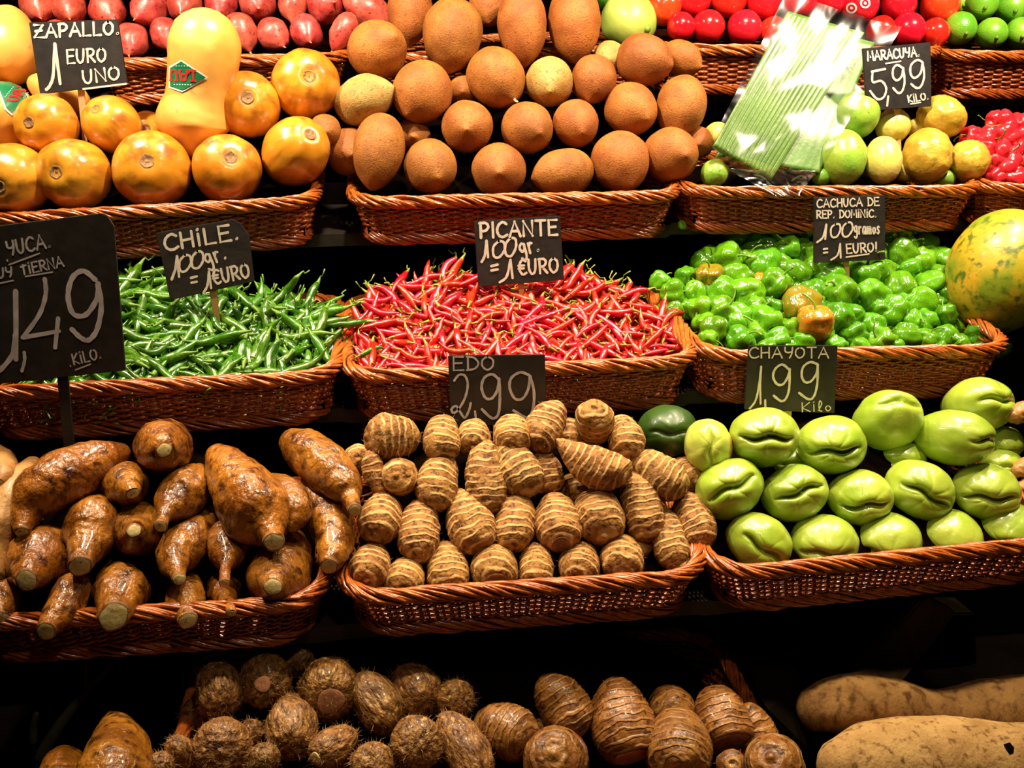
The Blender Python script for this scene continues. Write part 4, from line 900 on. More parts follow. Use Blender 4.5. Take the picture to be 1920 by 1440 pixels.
# further back and under the front layer
rg = random.Random(5); cnt = 0
placed = [(x, y) for x, y, r in PP]
for _ in range(900):
    x = rg.uniform(1240, 1880); y = rg.uniform(425, 650)
    lim = 545-(x-1240)*.7 if x < 1400 else (430 if x < 1720 else 430+(x-1720)*.9)
    if y < lim or x < 1310 and y > 590: continue
    if min((x-a)**2+(y-b)**2 for a, b in placed) > 21**2 and cnt < 70:
        placed.append((x, y)); pepper(x, y, rg.uniform(18, 24), 'mid', dy=rg.uniform(.018, .03)); cnt += 1
for _ in range(1500):
    if cnt > 150: break
    x = rg.uniform(1260, 1870); y = rg.uniform(450, 650)
    lim = 560-(x-1240)*.7 if x < 1400 else (450 if x < 1720 else 450+(x-1720)*.9)
    if y < lim or x < 1320 and y > 590: continue
    if min((x-a)**2+(y-b)**2 for a, b in placed) > 15**2:
        placed.append((x, y)); pepper(x, y, 22, 'mid', dy=rg.uniform(.045, .06)); cnt += 1
pepper(1528, 608, 30, 'mid', 'o', -.02, 'half orange half green lantern pepper at the front centre of the heap', face=(-1.5, -.35))
pepper(1500, 568, 30, 'mid', 'r', -.005, 'dark green pepper with a reddish underside above the orange one')
pepper(1330, 522, 23, 'mid', 'r', -.005, 'brownish green pepper with a hooked stem at the upper left')
pepper(1424, 525, 13, 'mid', 'o', .0, 'small orange streaked pepper in the left part of the heap')
# dark red peppers at the right edge
RP = [(1868,226,16),(1885,232,20),(1912,235,20),(1822,258,18),(1850,260,20),(1885,256,22),(1915,262,20),(1846,283,18),(1872,286,20),(1901,284,21),(1858,306,20),(1885,312,24),(1912,305,22),(1872,336,20),(1898,334,20),(1930,330,20),(1862,330,16),(1935,250,20),(1940,290,24)]
for x, y, r in RP: pepper(x, y, r, 'top', 'm', random.uniform(-.01, .01), 'shiny red lantern pepper in the right edge basket', 'red lantern peppers at the right edge')
for x, y in ((1870,250),(1895,270),(1875,300),(1900,322),(1915,290),(1860,275),(1890,345),(1925,350),(1868,350)): pepper(x, y, 22, 'top', 'm', .03, 'shiny red lantern pepper in the right edge basket', 'red lantern peppers at the right edge')
# ------------------------------------------------------------------ chillies
def chilli_mesh(nm, mat, L, rr, sd, bendk):
    rg = random.Random(sd); n = 9; pts = []; rad = []
    b = rg.uniform(-bendk, bendk); b2 = rg.uniform(-bendk, bendk)*.6
    for i in range(n):
        t = i/(n-1); pts.append(((t-.5)*L, b*L*(t-.5)**2*2+b2*L*(t-.5)**3*4, rg.uniform(-.01, .01)*L)); rad.append(rr*(.62+.38*math.sin(min(1, t*3)*1.57))*(1-t**2.6)**.8 if t < 1 else rr*.05)
    me, *_ = tube(pts, rad, M[mat], nm, 8, 2, .10, 3, sd, cap=1, origin=Vector((0, 0, 0)))
    # stem
    x0 = Vector(pts[0]); a = rg.uniform(-.5, .5)
    ms, *_ = tube([x0+Vector((rr*.2, 0, 0)), x0+Vector((-rr*.9, 0, 0)), x0+Vector((-rr*2.2, a*rr, 0)), x0+Vector((-L*.22, a*rr*3, rr*.6)), x0+Vector((-L*.36, a*rr*7, rr*.8))], [rr*.62, rr*.34, rr*.16, rr*.13, rr*.18], M['stemr' if 'red' in nm else 'stemg'], 'stem', 5, 2, cap=0, origin=Vector((0, 0, 0)))
    return me, ms
GC = [chilli_mesh('green_chilli', 'chiligreen', 1, .110, s, .55) for s in range(10)]
RC = [chilli_mesh('red_chilli', 'chilired', 1, .108, s+40, .42) for s in range(10)]
def inpoly(x, y, pl):
    c = False; j = len(pl)-1
    for i in range(len(pl)):
        if (pl[i][1] > y) != (pl[j][1] > y) and x < (pl[j][0]-pl[i][0])*(y-pl[i][1])/(pl[j][1]-pl[i][1])+pl[i][0]: c = not c
        j = i
    return c
HN = Vector((0, -.62, .78)).normalized(); HU = Vector((0, .78, .62))     # heap surface normal, uphill
def chilli(meshes, x, y, Lpx, dep_off, rg, nm, lab, grp, sl=None, ang=None, lift=None, dark=None):
    p = P(x, y, HY('mid', y))-HN*dep_off; L = Lpx*dep(p)/F*1.0
    a = rg.uniform(0, 2*math.pi) if ang is None else ang
    u = Vector((1, 0, 0))*math.cos(a)+HU*math.sin(a)+HN*(rg.gauss(0, .11) if lift is None else lift); u.normalize()
    w_ = rg.uniform(0, 6.28); v = (HN-u*u.dot(HN)).normalized(); q = u.cross(v); v, q = v*math.cos(w_)+q*math.sin(w_), q*math.cos(w_)-v*math.sin(w_)
    mw = Matrix(((u.x, v.x, q.x, p.x), (u.y, v.y, q.y, p.y), (u.z, v.z, q.z, p.z), (0, 0, 0, 1)))@Matrix.Scale(L, 4)
    k = rg.choice(meshes)
    if sl is not None: sl.append((k, mw)); return
    if 'lying in the heap' in lab:
        x0, x1 = (225, 630) if 'green' in nm else (664, 1285)
        lab = lab.replace('in the heap', 'in the '+('back' if y < 600 else 'front')+(' left' if x < lerp(x0, x1, .33) else ' middle' if x < lerp(x0, x1, .67) else ' right')+' of the '+('green' if 'green' in nm else 'red')+' heap'); grp = lab.split('lying ')[1].replace('in the', nm.replace('_', ' ')+'es at the')
    o = link(nm, k[0], None, mw); link('stem', k[1], o); tag(o, lab, 'chilli', grp); return o
def heap_fill(meshes, poly, n, lpx, offs, rg, nm, lab, grp, mind, sl=None, inset=0):
    bx = [p[0] for p in poly]; by = [p[1] for p in poly]; got = []; tr_ = 0
    while len(got) < n and tr_ < 40000:
        tr_ += 1; x = rg.uniform(min(bx), max(bx)); y = rg.uniform(min(by), max(by))
        if not inpoly(x, y, poly): continue
        if got and min((x-a)**2+(y-b)**2 for a, b in got) < mind**2: continue
        got.append((x, y)); chilli(meshes, x, y, rg.uniform(*lpx), rg.uniform(*offs), rg, nm, lab, grp, sl)
    return len(got)
def join_stuff(nm, items, idx, mat, parent):
    V = []; Fc = []; inv = parent.matrix_world.inverted()
    for k, mw in items:
        me = k[idx]; b = len(V); m2 = inv@mw; V += [m2@v.co for v in me.vertices]; Fc += [tuple(b+i for i in p.vertices) for p in me.polygons]
    return mesh(nm, V, Fc, mat)
gpoly = [(40, 700), (120, 560), (215, 515), (260, 505), (330, 525), (420, 548), (520, 552), (590, 560), (628, 590), (622, 640), (610, 680), (560, 702), (420, 712), (240, 722), (100, 728)]
rpoly = [(664, 600), (690, 565), (745, 525), (800, 510), (900, 505), (1010, 500), (1080, 510), (1130, 520), (1190, 550), (1235, 570), (1262, 600), (1285, 650), (1262, 664), (1150, 678), (1000, 688), (850, 694), (700, 696), (668, 670)]
rg = random.Random(11)
GL, GG = 'glossy green chilli with thin stem lying in the heap', 'green chillies'
RL, RGp = 'thin glossy red chilli lying in the heap', 'red chillies'
n1 = heap_fill(GC, gpoly, 165, (74, 102), (-.004, .006), rg, 'green_chilli', GL, GG, 17)
n2 = heap_fill(GC, gpoly, 115, (68, 92), (.010, .022), rg, 'green_chilli', GL, GG, 17)
for x, y, a, L in ((650, 617, 3.2, 72), (430, 700, .9, 78), (1, 1, 0, 0))[:2]:
    chilli(GC, x, y, L, -.012, rg, 'green_chilli', 'green chilli bridging the gap between two baskets' if x > 600 else 'green chilli hanging over the front rim of its basket', 'green chillies', None, a, 0)
n3 = heap_fill(RC, rpoly, 205, (54, 76), (-.004, .005), rg, 'red_chilli', RL, RGp, 13)
n4 = heap_fill(RC, rpoly, 95, (54, 74), (.008, .013), rg, 'red_chilli', RL, RGp, 18)
for x, y, a, L in ((700, 662, .45, 52),):
    chilli(GC, x, y, L, -.010, rg, 'green_chilli', 'single small green chilli lying among the red ones', 'green chillies', None, a, 0)
for nm_, ms_, poly_, lpx_, kk, lb in (('green_chilli_heap', GC, gpoly, (68, 92), 'chiligreen', 'lower layer of the green chilli heap under the loose ones'), ('red_chilli_heap', RC, rpoly, (54, 74), 'chilired', 'lower layer of the red chilli heap under the loose ones')):
    sl = []; heap_fill(ms_, poly_, 620, lpx_, (.011, .026), rg, '', '', '', 6 if 'red' in nm_ else 7, sl)
    root = link(nm_, None); root.location = P(sum(p[0] for p in poly_)/len(poly_), 690, 1.5); bpy.context.view_layer.update()
    root.matrix_world = Matrix.Translation(root.location)
    bpy.data.objects.remove(root)
    class _P: matrix_world = Matrix.Identity(4)
    me = join_stuff(nm_, sl, 0, M[kk], _P); o = link(nm_, me); tag(o, lb, 'chilli', None, 'stuff')
    s = link('stems', join_stuff('stems', sl, 1, M['stemr' if 'red' in nm_ else 'stemg'], _P), o); s['kind'] = 'stuff'
# ------------------------------------------------------------------ price boards
GLY = {
 'A': (.9, [('l', [(0, 0), (.45, 1), (.9, 0)]), ('l', [(.18, .36), (.74, .36)])]), 'C': (.8, [('c', [(.78, .85), (.5, 1), (.15, .82), (0, .45), (.15, .1), (.48, 0), (.82, .14)])]),
 'D': (.8, [('l', [(.08, 0), (.08, 1)]), ('c', [(0, 1), (.5, .92), (.8, .5), (.55, .1), (0, 0)])]), 'E': (.75, [('l', [(.72, 1), (.06, 1), (.06, 0), (.75, 0)]), ('l', [(.06, .52), (.62, .54)])]),
 'H': (.8, [('l', [(.05, 0), (.05, 1)]), ('l', [(.75, 0), (.75, 1)]), ('l', [(.05, .48), (.75, .52)])]), 'i': (.25, [('l', [(.12, 0), (.12, .75)]), ('l', [(.10, 1), (.15, 1.06)])]),
 'I': (.25, [('l', [(.12, 0), (.12, 1)])]), 'K': (.75, [('l', [(.06, 0), (.06, 1)]), ('l', [(.7, 1), (.06, .42), (.75, 0)])]), 'L': (.7, [('l', [(.06, 1), (.06, 0), (.68, 0)])]),
 'M': (1., [('l', [(.02, 0), (.12, 1), (.5, .35), (.88, 1), (.98, 0)])]), 'N': (.85, [('l', [(.05, 0), (.05, 1), (.78, 0), (.78, 1)])]), 'O': (.85, [('c', [(.42, 1), (.08, .75), (.05, .3), (.38, 0), (.75, .25), (.78, .75), (.42, 1)])]),
 'P': (.75, [('l', [(.08, 0), (.08, 1)]), ('c', [(0, .98), (.5, .98), (.72, .74), (.5, .48), (.08, .44)])]), 'R': (.8, [('l', [(.08, 0), (.08, 1)]), ('c', [(0, .98), (.5, .98), (.70, .76), (.5, .5), (.08, .46)]), ('l', [(.3, .46), (.78, 0)])]),
 'S': (.7, [('c', [(.65, .88), (.35, 1), (.08, .78), (.32, .52), (.62, .28), (.4, 0), (.05, .1)])]), 'T': (.8, [('l', [(0, 1), (.8, 1)]), ('l', [(.4, 1), (.4, 0)])]), 't': (.7, [('l', [(0, .78), (.65, .86)]), ('l', [(.32, .95), (.3, 0)])]),
 'U': (.8, [('c', [(.05, 1), (.05, .35), (.3, 0), (.62, .2), (.72, 1)])]), 'V': (.8, [('l', [(.0, 1), (.35, 0), (.8, 1)])]), 'Y': (.75, [('c', [(.05, 1), (.08, .6), (.4, .5), (.68, .62)]), ('c', [(.72, 1), (.65, .4), (.45, 0)])]),
 'Z': (.85, [('l', [(.05, 1), (.8, .95), (.05, .05), (.9, 0)]), ('l', [(.15, .5), (.7, .55)])]), '.': (.3, [('l', [(.12, .03), (.17, .08)])]), '!': (.3, [('l', [(.18, 1), (.12, .3)]), ('l', [(.1, .04), (.12, .08)])]),
 'g': (.65, [('c', [(.55, .62), (.3, .7), (.08, .45), (.25, .2), (.5, .35), (.56, .65)]), ('c', [(.56, .65), (.56, -.1), (.35, -.35), (.08, -.2)])]), 'r': (.5, [('l', [(.08, 0), (.08, .62)]), ('c', [(.08, .38), (.25, .62), (.42, .58)])]),
 'a': (.6, [('c', [(.5, .58), (.25, .62), (.06, .32), (.22, 0), (.5, .3)]), ('l', [(.52, .62), (.55, 0)])]), 'm': (.85, [('l', [(.06, 0), (.06, .6)]), ('c', [(.06, .4), (.25, .62), (.4, .4), (.4, 0)]), ('c', [(.4, .4), (.6, .62), (.75, .4), (.76, 0)])]),
 'o': (.6, [('c', [(.3, .62), (.06, .35), (.25, 0), (.52, .28), (.3, .62)])]), 's': (.5, [('c', [(.42, .55), (.22, .62), (.1, .45), (.38, .2), (.22, 0), (.02, .1)])]),
 'k': (.6, [('l', [(.02, .75), (.12, 0)]), ('c', [(.5, .8), (.15, .35), (.5, 0)])]), 'l': (.4, [('c', [(.05, .1), (.35, .8), (.2, 1.15), (.1, .7), (.15, .1), (.35, 0)])]), 'u': (.5, [('c', [(.02, .5), (.08, .05), (.3, .1), (.36, .5)])]),
 '€': (.75, [('c', [(.72, .9), (.4, 1), (.12, .7), (.1, .3), (.38, 0), (.74, .1)]), ('l', [(0, .62), (.55, .62)]), ('l', [(0, .42), (.5, .42)])]), ' ': (.45, [])}
def cat(pts, seg=6):
    out = []; n = len(pts)
    for i in range(n-1):
        p0 = pts[max(0, i-1)]; p1 = pts[i]; p2 = pts[i+1]; p3 = pts[min(n-1, i+2)]
        for k in range(seg):
            t = k/seg
            out.append(tuple(.5*((2*p1[j])+(-p0[j]+p2[j])*t+(2*p0[j]-5*p1[j]+4*p2[j]-p3[j])*t*t+(-p0[j]+3*p1[j]-3*p2[j]+p3[j])*t**3) for j in (0, 1)))
    out.append(tuple(pts[-1])); return out
def text(s, x0, y0, x1, y1, h, slant=0.0):
    tot = sum(GLY[c][0]+.22 for c in s)-.22; L = math.hypot(x1-x0, y1-y0); k = L/tot; ux, uy = (x1-x0)/L, (y1-y0)/L; vx, vy = uy, -ux
    if vy > 0: vx, vy = -vx, -vy
    out = []; u = 0
    for c in s:
        for kind, pts in GLY[c][1]:
            pp = cat(pts, 5) if kind == 'c' else pts
            out.append([(x0+ux*(u+a+slant*b)*k+vx*b*h, y0+uy*(u+a+slant*b)*k+vy*b*h) for a, b in pp])
        u += GLY[c][0]+.22
    return out
def tr(pts, ox, oy, s, curve=True):
    q = [(ox+x/s, oy+y/s) for x, y in pts]; return cat(q, 6) if curve else q
def board(corners, Y, label, lines, stake, th=.004, notch=None, nm='price_board', stake_mat='wood'):
    """corners in pixels, clockwise from top left; lines: list of (strokes, width px, material)"""
    c = P(sum(p[0] for p in corners)/len(corners), sum(p[1] for p in corners)/len(corners), Y)
    root = link(nm, None); root.location = c; tag(root, label, 'sign', 'black price boards')
    f = [P(x, y, Y)-c for x, y in corners]; n = len(f); b = [v+Vector((0, th, 0)) for v in f]
    bm = bmesh.new(); vf = [bm.verts.new(v) for v in f]; vb = [bm.verts.new(v) for v in b]
    bm.faces.new(vf); bm.faces.new(vb[::-1])
    for i in range(n): bm.faces.new((vf[i], vb[i], vb[(i+1) % n], vf[(i+1) % n]))
    bmesh.ops.recalc_face_normals(bm, faces=bm.faces)
    bmesh.ops.bevel(bm, geom=bm.edges[:], offset=.0008, segments=2, affect='EDGES')
    me = bpy.data.meshes.new('panel'); bm.to_mesh(me); bm.free(); me.materials.append(M['board']); pan = link('panel', me, root)
    for strokes, wpx, mt in lines:
        V = []; Fc = []; z = 0
        for st in strokes:
            z += 1; off = -.0006-.00004*(z % 7)
            pts = [P(x, y, Y)-c+Vector((0, off, 0)) for x, y in st]; w_ = wpx*dep(c)/F/2
            b0 = len(V)
            for i, p in enumerate(pts):
                t = (pts[min(i+1, len(pts)-1)]-pts[max(i-1, 0)]); t = Vector((t.x, 0, t.z)); t = t.normalized() if t.length > 1e-7 else Vector((1, 0, 0))
                q = Vector((-t.z, 0, t.x))*w_*(1+.10*math.sin(i*1.7+z)); V += [p+q, p-q]
            for i in range(len(pts)-1): Fc.append((b0+2*i, b0+2*i+1, b0+2*i+3, b0+2*i+2))
            # round ends and corners
            for i in ([0, len(pts)-1] if len(pts) > 8 else range(len(pts))):
                m0 = len(V); V += [pts[i]+Vector((math.cos(a*.628)*w_*.98, -.00001, math.sin(a*.628)*w_*.98)) for a in range(10)]; Fc.append(tuple(range(m0, m0+10)))
        link('lettering', mesh('lettering', V, Fc, M[mt], False), pan)
    (xa, ya, xb, yb, wd) = stake; wd = wd*dep(c)/F
    a = P(xa, ya, Y)-c+Vector((0, th+.003, 0)); b_ = P(xb, yb, Y)-c+Vector((0, th+.003, 0))
    b_ = b_+(b_-a).normalized()*.03
    bm = bmesh.new(); bmesh.ops.create_cube(bm, size=1); L = (b_-a).length
    for v in bm.verts: v.co = Vector((v.co.x*wd, v.co.y*.004, v.co.z*L))
    for v in bm.verts:
        if v.co.z < 0 and wd < .014: v.co.x *= .6
    bmesh.ops.bevel(bm, geom=bm.edges[:], offset=.0008, segments=1, affect='EDGES')
    me = bpy.data.meshes.new('stake'); bm.to_mesh(me); bm.free(); me.materials.append(M[stake_mat])
    z = (a-b_).normalized(); y = Vector((0, 1, 0)); x = y.cross(z).normalized(); mid = (a+b_)/2
    link('stake', me, root, Matrix(((x.x, y.x, z.x, mid.x), (x.y, y.y, z.y, mid.y), (x.z, y.z, z.z, mid.z), (0, 0, 0, 1))))
    return root
board([(54, 42), (221, 36), (239, 157), (75, 177)], 1.76, 'black price board reading ZAPALLO 1 EURO UNO among the squashes', [
    (text('ZAPALLO.', 64, 71, 224, 64, 24), 4.6, 'paint'), ([cat([(87, 168), (94, 160), (100, 140), (103, 82)]), [(103, 82), (113, 157)]], 5.5, 'paint'),
    (text('EURO', 126, 119, 199, 115, 25), 4, 'paint'), (text('UNO', 157, 157, 225, 148, 24), 4, 'paint'), ([[(156, 167), (237, 157)]], 3.2, 'paint')], (146, 120, 158, 270, 14))
board([(293, 437), (436, 411), (449, 418), (467, 440), (477, 528), (319, 563)], 1.555, 'black price board reading CHILE 100 gr = 1 EURO in the green chillies', [
    (text('CHiLE.', 311, 470, 449, 448, 29), 5, 'paint'), ([[(322, 524), (329, 505), (332, 480)], [(332, 480), (336, 519)]], 4.6, 'paint'),
    ([cat([(347, 478), (337, 490), (338, 507), (348, 508), (358, 494), (356, 480), (347, 478)]), cat([(370, 471), (361, 482), (361, 500), (372, 502), (381, 488), (379, 473), (370, 471)])], 4.4, 'paint'),
    (text('gr.', 388, 499, 426, 484, 30), 4.4, 'paint'), ([[(358, 521), (369, 518)], [(359, 530), (369, 528)], cat([(382, 548), (389, 535), (392, 509)]), [(392, 509), (396, 540)]], 4.4, 'paint'),
    (text('€URO', 402, 533, 469, 519, 26), 4.4, 'paint')], (388, 480, 406, 600, 16))
board([(889, 415), (1050, 405), (1058, 525), (897, 538)], 1.60, 'black price board reading PICANTE 100 gr = 1 EURO in the red chillies', [
    (text('PICANTE', 900, 446, 1045, 440, 28), 5, 'paint'), ([cat([(903, 491), (909, 478), (912, 451)]), [(912, 451), (915, 482)]], 4.8, 'paint'),
    ([cat([(935, 452), (925, 463), (926, 480), (936, 482), (946, 468), (944, 454), (935, 452)]), cat([(957, 446), (948, 458), (948, 476), (958, 480), (967, 464), (966, 448), (957, 446)])], 4.6, 'paint'),
    (text('gr.', 976, 479, 1012, 470, 30), 4.6, 'paint'), ([[(921, 499), (933, 496)], [(921, 507), (933, 505)], cat([(937, 529), (950, 518), (957, 487)]), [(957, 487), (961, 521)]], 4.8, 'paint'),
    (text('€URO', 973, 515, 1047, 510, 27), 4.6, 'paint')], (975, 470, 979, 560, 14))
t5 = lambda p, c=True: tr(p, 620, 380, 2.743, c)
board([(840, 667), (1022, 665), (1024, 797), (846, 799)], 1.385, 'black price board reading EDO 2,99 Kilo above the eddoes', [
    (text('EDO', 849, 694, 926, 693, 25), 3.6, 'paintg'), ([t5([(635, 915), (660, 885), (690, 890), (705, 935), (690, 1005), (655, 1065), (630, 1080), (622, 1060), (645, 1045), (665, 1075), (690, 1105), (712, 1065), (720, 1030)])], 4.4, 'paintg'),
    ([t5([(742, 1072), (746, 1105), (748, 1142)])], 4, 'paintg'),
    ([t5([(862, 905), (830, 882), (790, 900), (776, 950), (795, 1002), (830, 1005), (858, 960), (866, 905)]), t5([(866, 905), (870, 1000), (862, 1085), (830, 1108), (778, 1062)])], 5.2, 'paintg'),
    ([t5([(1018, 885), (975, 872), (930, 900), (920, 950), (945, 1005), (985, 1008), (1015, 960), (1025, 890)]), t5([(1025, 890), (1045, 970), (1040, 1060), (1010, 1105), (940, 1068)])], 5.2, 'paintg'),
    (text('kiLo', 955, 796, 1013, 794, 16), 2.2, 'paintg')], (935, 760, 938, 830, 22))
t6 = lambda p, c=True: tr(p, 1200, 360, 2.667, c)
board([(1404, 648), (1571, 648), (1565, 775), (1396, 768)], 1.385, 'black price board reading CHAYOTA 1,99 Kilo behind the chayotes', [
    (text('CHAYOTA', 1405, 671, 1553, 671, 20), 3, 'paint'), ([t6([(548, 1082), (578, 1040), (595, 960), (605, 872)]), t6([(605, 872), (600, 960), (602, 1058)], False)], 4, 'paint'), ([t6([(625, 1040), (626, 1078)], False)], 4, 'paint'),
    ([t6([(742, 885), (710, 862), (675, 885), (665, 925), (685, 960), (715, 960), (740, 920), (748, 885)]), t6([(748, 885), (745, 980), (730, 1030), (705, 1045), (668, 1018)])], 4.6, 'paint'),
    ([t6([(885, 860), (850, 850), (815, 875), (808, 920), (825, 950), (855, 945), (882, 905), (888, 862)]), t6([(888, 862), (885, 960), (868, 1022), (840, 1035), (795, 1004)])], 4.6, 'paint'),
    (text('Kilo', 1503, 772, 1559, 770, 17), 2.2, 'paint')], (1481, 740, 1481, 805, 15), stake_mat='yellow')
board([(1526, 371), (1660, 366), (1660, 487), (1526, 493)], 1.62, 'black price board reading CACHUCA DE REP. DOMINIC 100 gramos in the green peppers', [
    (text('CACHUCA DE', 1532, 389, 1648, 385, 15), 2.8, 'paint'), (text('REP. DOMiNiC.', 1531, 409, 1643, 407, 14), 2.8, 'paint'),
    ([cat([(1532, 454), (1543, 444), (1549, 421)]), [(1549, 421), (1547, 448)]], 4, 'paint'),
    ([cat([(1566, 420), (1558, 428), (1559, 443), (1568, 444), (1575, 432), (1574, 421), (1566, 420)]), cat([(1588, 417), (1580, 426), (1580, 441), (1589, 443), (1598, 430), (1596, 418), (1588, 417)])], 3.6, 'paint'),
    (text('gramos', 1601, 439, 1649, 438, 22), 3, 'paint'), ([[(1544, 467), (1551, 466)], [(1544, 474), (1551, 473)], cat([(1558, 487), (1570, 478), (1575, 457)]), [(1575, 457), (1576, 483)]], 3.6, 'paint'),
    (text('EURO!', 1587, 475, 1645, 471, 17), 3.2, 'paint'), ([[(1586, 482), (1629, 476)]], 2.6, 'paint')], (1586, 440, 1592, 528, 13))
t3 = lambda p, c=True: tr(p, 1200, 0, 2.667, c)
board([(1617, 91), (1745, 79), (1747, 199), (1625, 209)], 1.755, 'black price board reading MARACUYA 5,99 Kilo among the passion fruits', [
    (text('MARACUYA.', 1627, 114, 1724, 105, 17), 3.4, 'paint'), ([t3([(1228, 318), (1303, 306)], False)], 2.6, 'paint'),
    ([t3([(1158, 358), (1225, 345)], False), t3([(1162, 362), (1163, 410), (1205, 405), (1230, 440), (1218, 485), (1185, 495), (1150, 455)]), t3([(1240, 482), (1235, 528)], False)], 4.2, 'paint'),
    ([t3([(1312, 340), (1285, 325), (1265, 345), (1265, 385), (1285, 402), (1308, 380), (1315, 340)]), t3([(1315, 340), (1322, 410), (1310, 455), (1290, 465), (1265, 440)])], 4.2, 'paint'),
    ([t3([(1410, 310), (1385, 300), (1355, 325), (1352, 368), (1372, 390), (1402, 365), (1412, 312)]), t3([(1412, 312), (1420, 380), (1405, 430), (1382, 440), (1355, 420)])], 4.2, 'paint'),
    (text('KiLO.', 1703, 192, 1741, 186, 13), 2.8, 'paint'), ([t3([(1352, 520), (1403, 512)], False)], 2.4, 'paint')], (1683, 160, 1689, 275, 12))
t4 = lambda p, c=True: tr(p, 0, 380, 2.909, c)
board([(-70, 432), (190, 400), (200, 404), (213, 424), (235, 695), (-70, 727)], 1.365, 'large black price board reading YUCA MUY TIERNA 1,49 Kilo at left', [
    (text('YUCA.', 16, 479, 96, 463, 26), 4, 'paintg'), ([t4([(50, 338), (216, 276)], False), t4([(40, 312), (42, 318)], False)], 2.8, 'paintg'), (text('MUY', -22, 524, 24, 518, 18), 3.4, 'paintg'), ([t4([(-60, 452), (72, 424)], False)], 2.8, 'paintg'),
    (text('tiERNA', 42, 515, 120, 499, 19), 3.4, 'paintg'), ([t4([(140, 402), (287, 378)], False)], 2.8, 'paintg'),
    ([t4([(86, 482), (88, 660), (88, 855)], False), t4([(84, 720), (68, 830), (0, 915)])], 9, 'paintg'), ([t4([(245, 415), (250, 500), (215, 610), (125, 735)]), t4([(125, 735), (322, 700)], False), t4([(318, 630), (302, 790)], False)], 8, 'paintg'),
    ([t4([(133, 815), (135, 860), (120, 918)])], 6, 'paintg'),
    ([t4([(520, 420), (455, 372), (395, 410), (372, 510), (400, 605), (470, 610), (530, 520), (535, 440)]), t4([(535, 440), (553, 570), (530, 690), (485, 748), (440, 735), (393, 690)])], 9.5, 'paintg'),
    (text('KiLO.', 139, 684, 191, 671, 20), 3.2, 'paintg'), ([t4([(412, 912), (494, 880)], False), t4([(384, 888), (386, 892)], False)], 2.6, 'paintg')], (108, 640, 126, 835, 21), .006, stake_mat='post')
# ------------------------------------------------------------------ banana leaf pack in clear film
def quadsheet(name, q, Ys, nu, nv, th, mat, disp, parent, org, edge=True):
    """bilinear sheet: q = 4 pixel corners (TL,TR,BR,BL), Ys = their depth rows; disp(u,v) along sheet normal"""
    c = [P(x, y, Y) for (x, y), Y in zip(q, Ys)]; nrm = (c[1]-c[0]).cross(c[3]-c[0]).normalized()
    if nrm.dot(FWD) > 0: nrm = -nrm
    V = []; Fc = []
    for lay in ((0, 1) if th else (0,)):
        for j in range(nv+1):
            for i in range(nu+1):
                u, v = i/nu, j/nv; p = c[0]*(1-u)*(1-v)+c[1]*u*(1-v)+c[2]*u*v+c[3]*(1-u)*v
                V.append(p-org+nrm*(disp(u, v) if lay == 0 else -th))
    g = (nu+1)*(nv+1)
    for j in range(nv):
        for i in range(nu):
            a = j*(nu+1)+i; Fc.append((a, a+1, a+nu+2, a+nu+1))
            if th: Fc.append((g+a, g+a+nu+1, g+a+nu+2, g+a+1))
    if th:
        for i in range(nu): a = nv*(nu+1)+i; Fc += [(i, g+i, g+i+1, i+1), (a, a+1, g+a+1, g+a)]
        for j in range(nv): a = j*(nu+1); b = a+nu; Fc += [(a, a+nu+1, g+a+nu+1, g+a), (b, g+b, g+b+nu+1, b+nu+1)]
    return link(name, mesh(name, V, Fc, mat), parent), nrm
bo = P(1480, 345, 1.66)
bp = link('banana_leaf_pack', None); bp.location = bo; tag(bp, 'folded green banana leaves in a clear plastic pack leaning on the basket', 'leaf pack')
rib = lambda n, s: (lambda u, v: .0006*abs(math.sin(u*math.pi*n+.4*math.sin(v*3)))+.003*noise.noise(Vector((u*2+s, v*2.4, s)))+.002*math.sin(v*5+s))
YT, YBt = 1.835, 1.69
for k, (dq, dm) in enumerate((((0, 0), .030), ((-6, 6), .022))):
    quadsheet('folded_leaf', [(1478+dq[0], 34+dq[1]), (1640, 80), (1537, 318+k*6), (1347-k*5, 290+k*4)], [YT+dm, YT+dm, YBt+dm, YBt+dm], 40, 40, .006, M['leafd'], rib(14, k+3), bp, bo)
lf, nn = quadsheet('folded_leaf', [(1477, 22), (1620, 62), (1448, 335), (1339, 272)], [YT, YT, YBt, YBt], 90, 50, .010, M['leaf'], rib(16, 1), bp, bo)
for i in range(1, 16):
    u = i/16; c = [P(x, y, Y)-bo for (x, y), Y in zip([(1477, 22), (1620, 62), (1448, 335), (1339, 272)], [YT, YT, YBt, YBt])]
    pts = []
    for j in range(13):
        v = .01+.98*j/12; uu = u-.4*math.sin(v*3)/(math.pi*16); uu = max(.01, min(.99, uu))
        pts.append(c[0]*(1-uu)*(1-v)+c[1]*uu*(1-v)+c[2]*uu*v+c[3]*(1-uu)*v+nn*(rib(16, 1)(uu, v)+.0001))
    me, org_, *_ = tube(pts, [.0007 if i % 3 else .0010]*13, M['leafrib'], 'leaf_vein', 5, 2, cap=0); link('leaf_vein', me, bp, Matrix.Translation(org_))
def fw(u, v):
    e = min(u, 1-u, v, 1-v); a = Vector((u*3.2, v*4.2, 2.2))
    cr = noise.turbulence(Vector((u*4, v*4, .3)), 2, True)
    return .006+.006*noise.noise(a)+.003*cr*max(0, 1-e*7)+.0016*cr
film, _ = quadsheet('clear_wrapper', [(1470, -8), (1684, 56), (1530, 332), (1322, 284)], [YT-.004, YT-.004, YBt-.012, YBt-.012], 70, 80, 0, M['film'], fw, bp, bo)
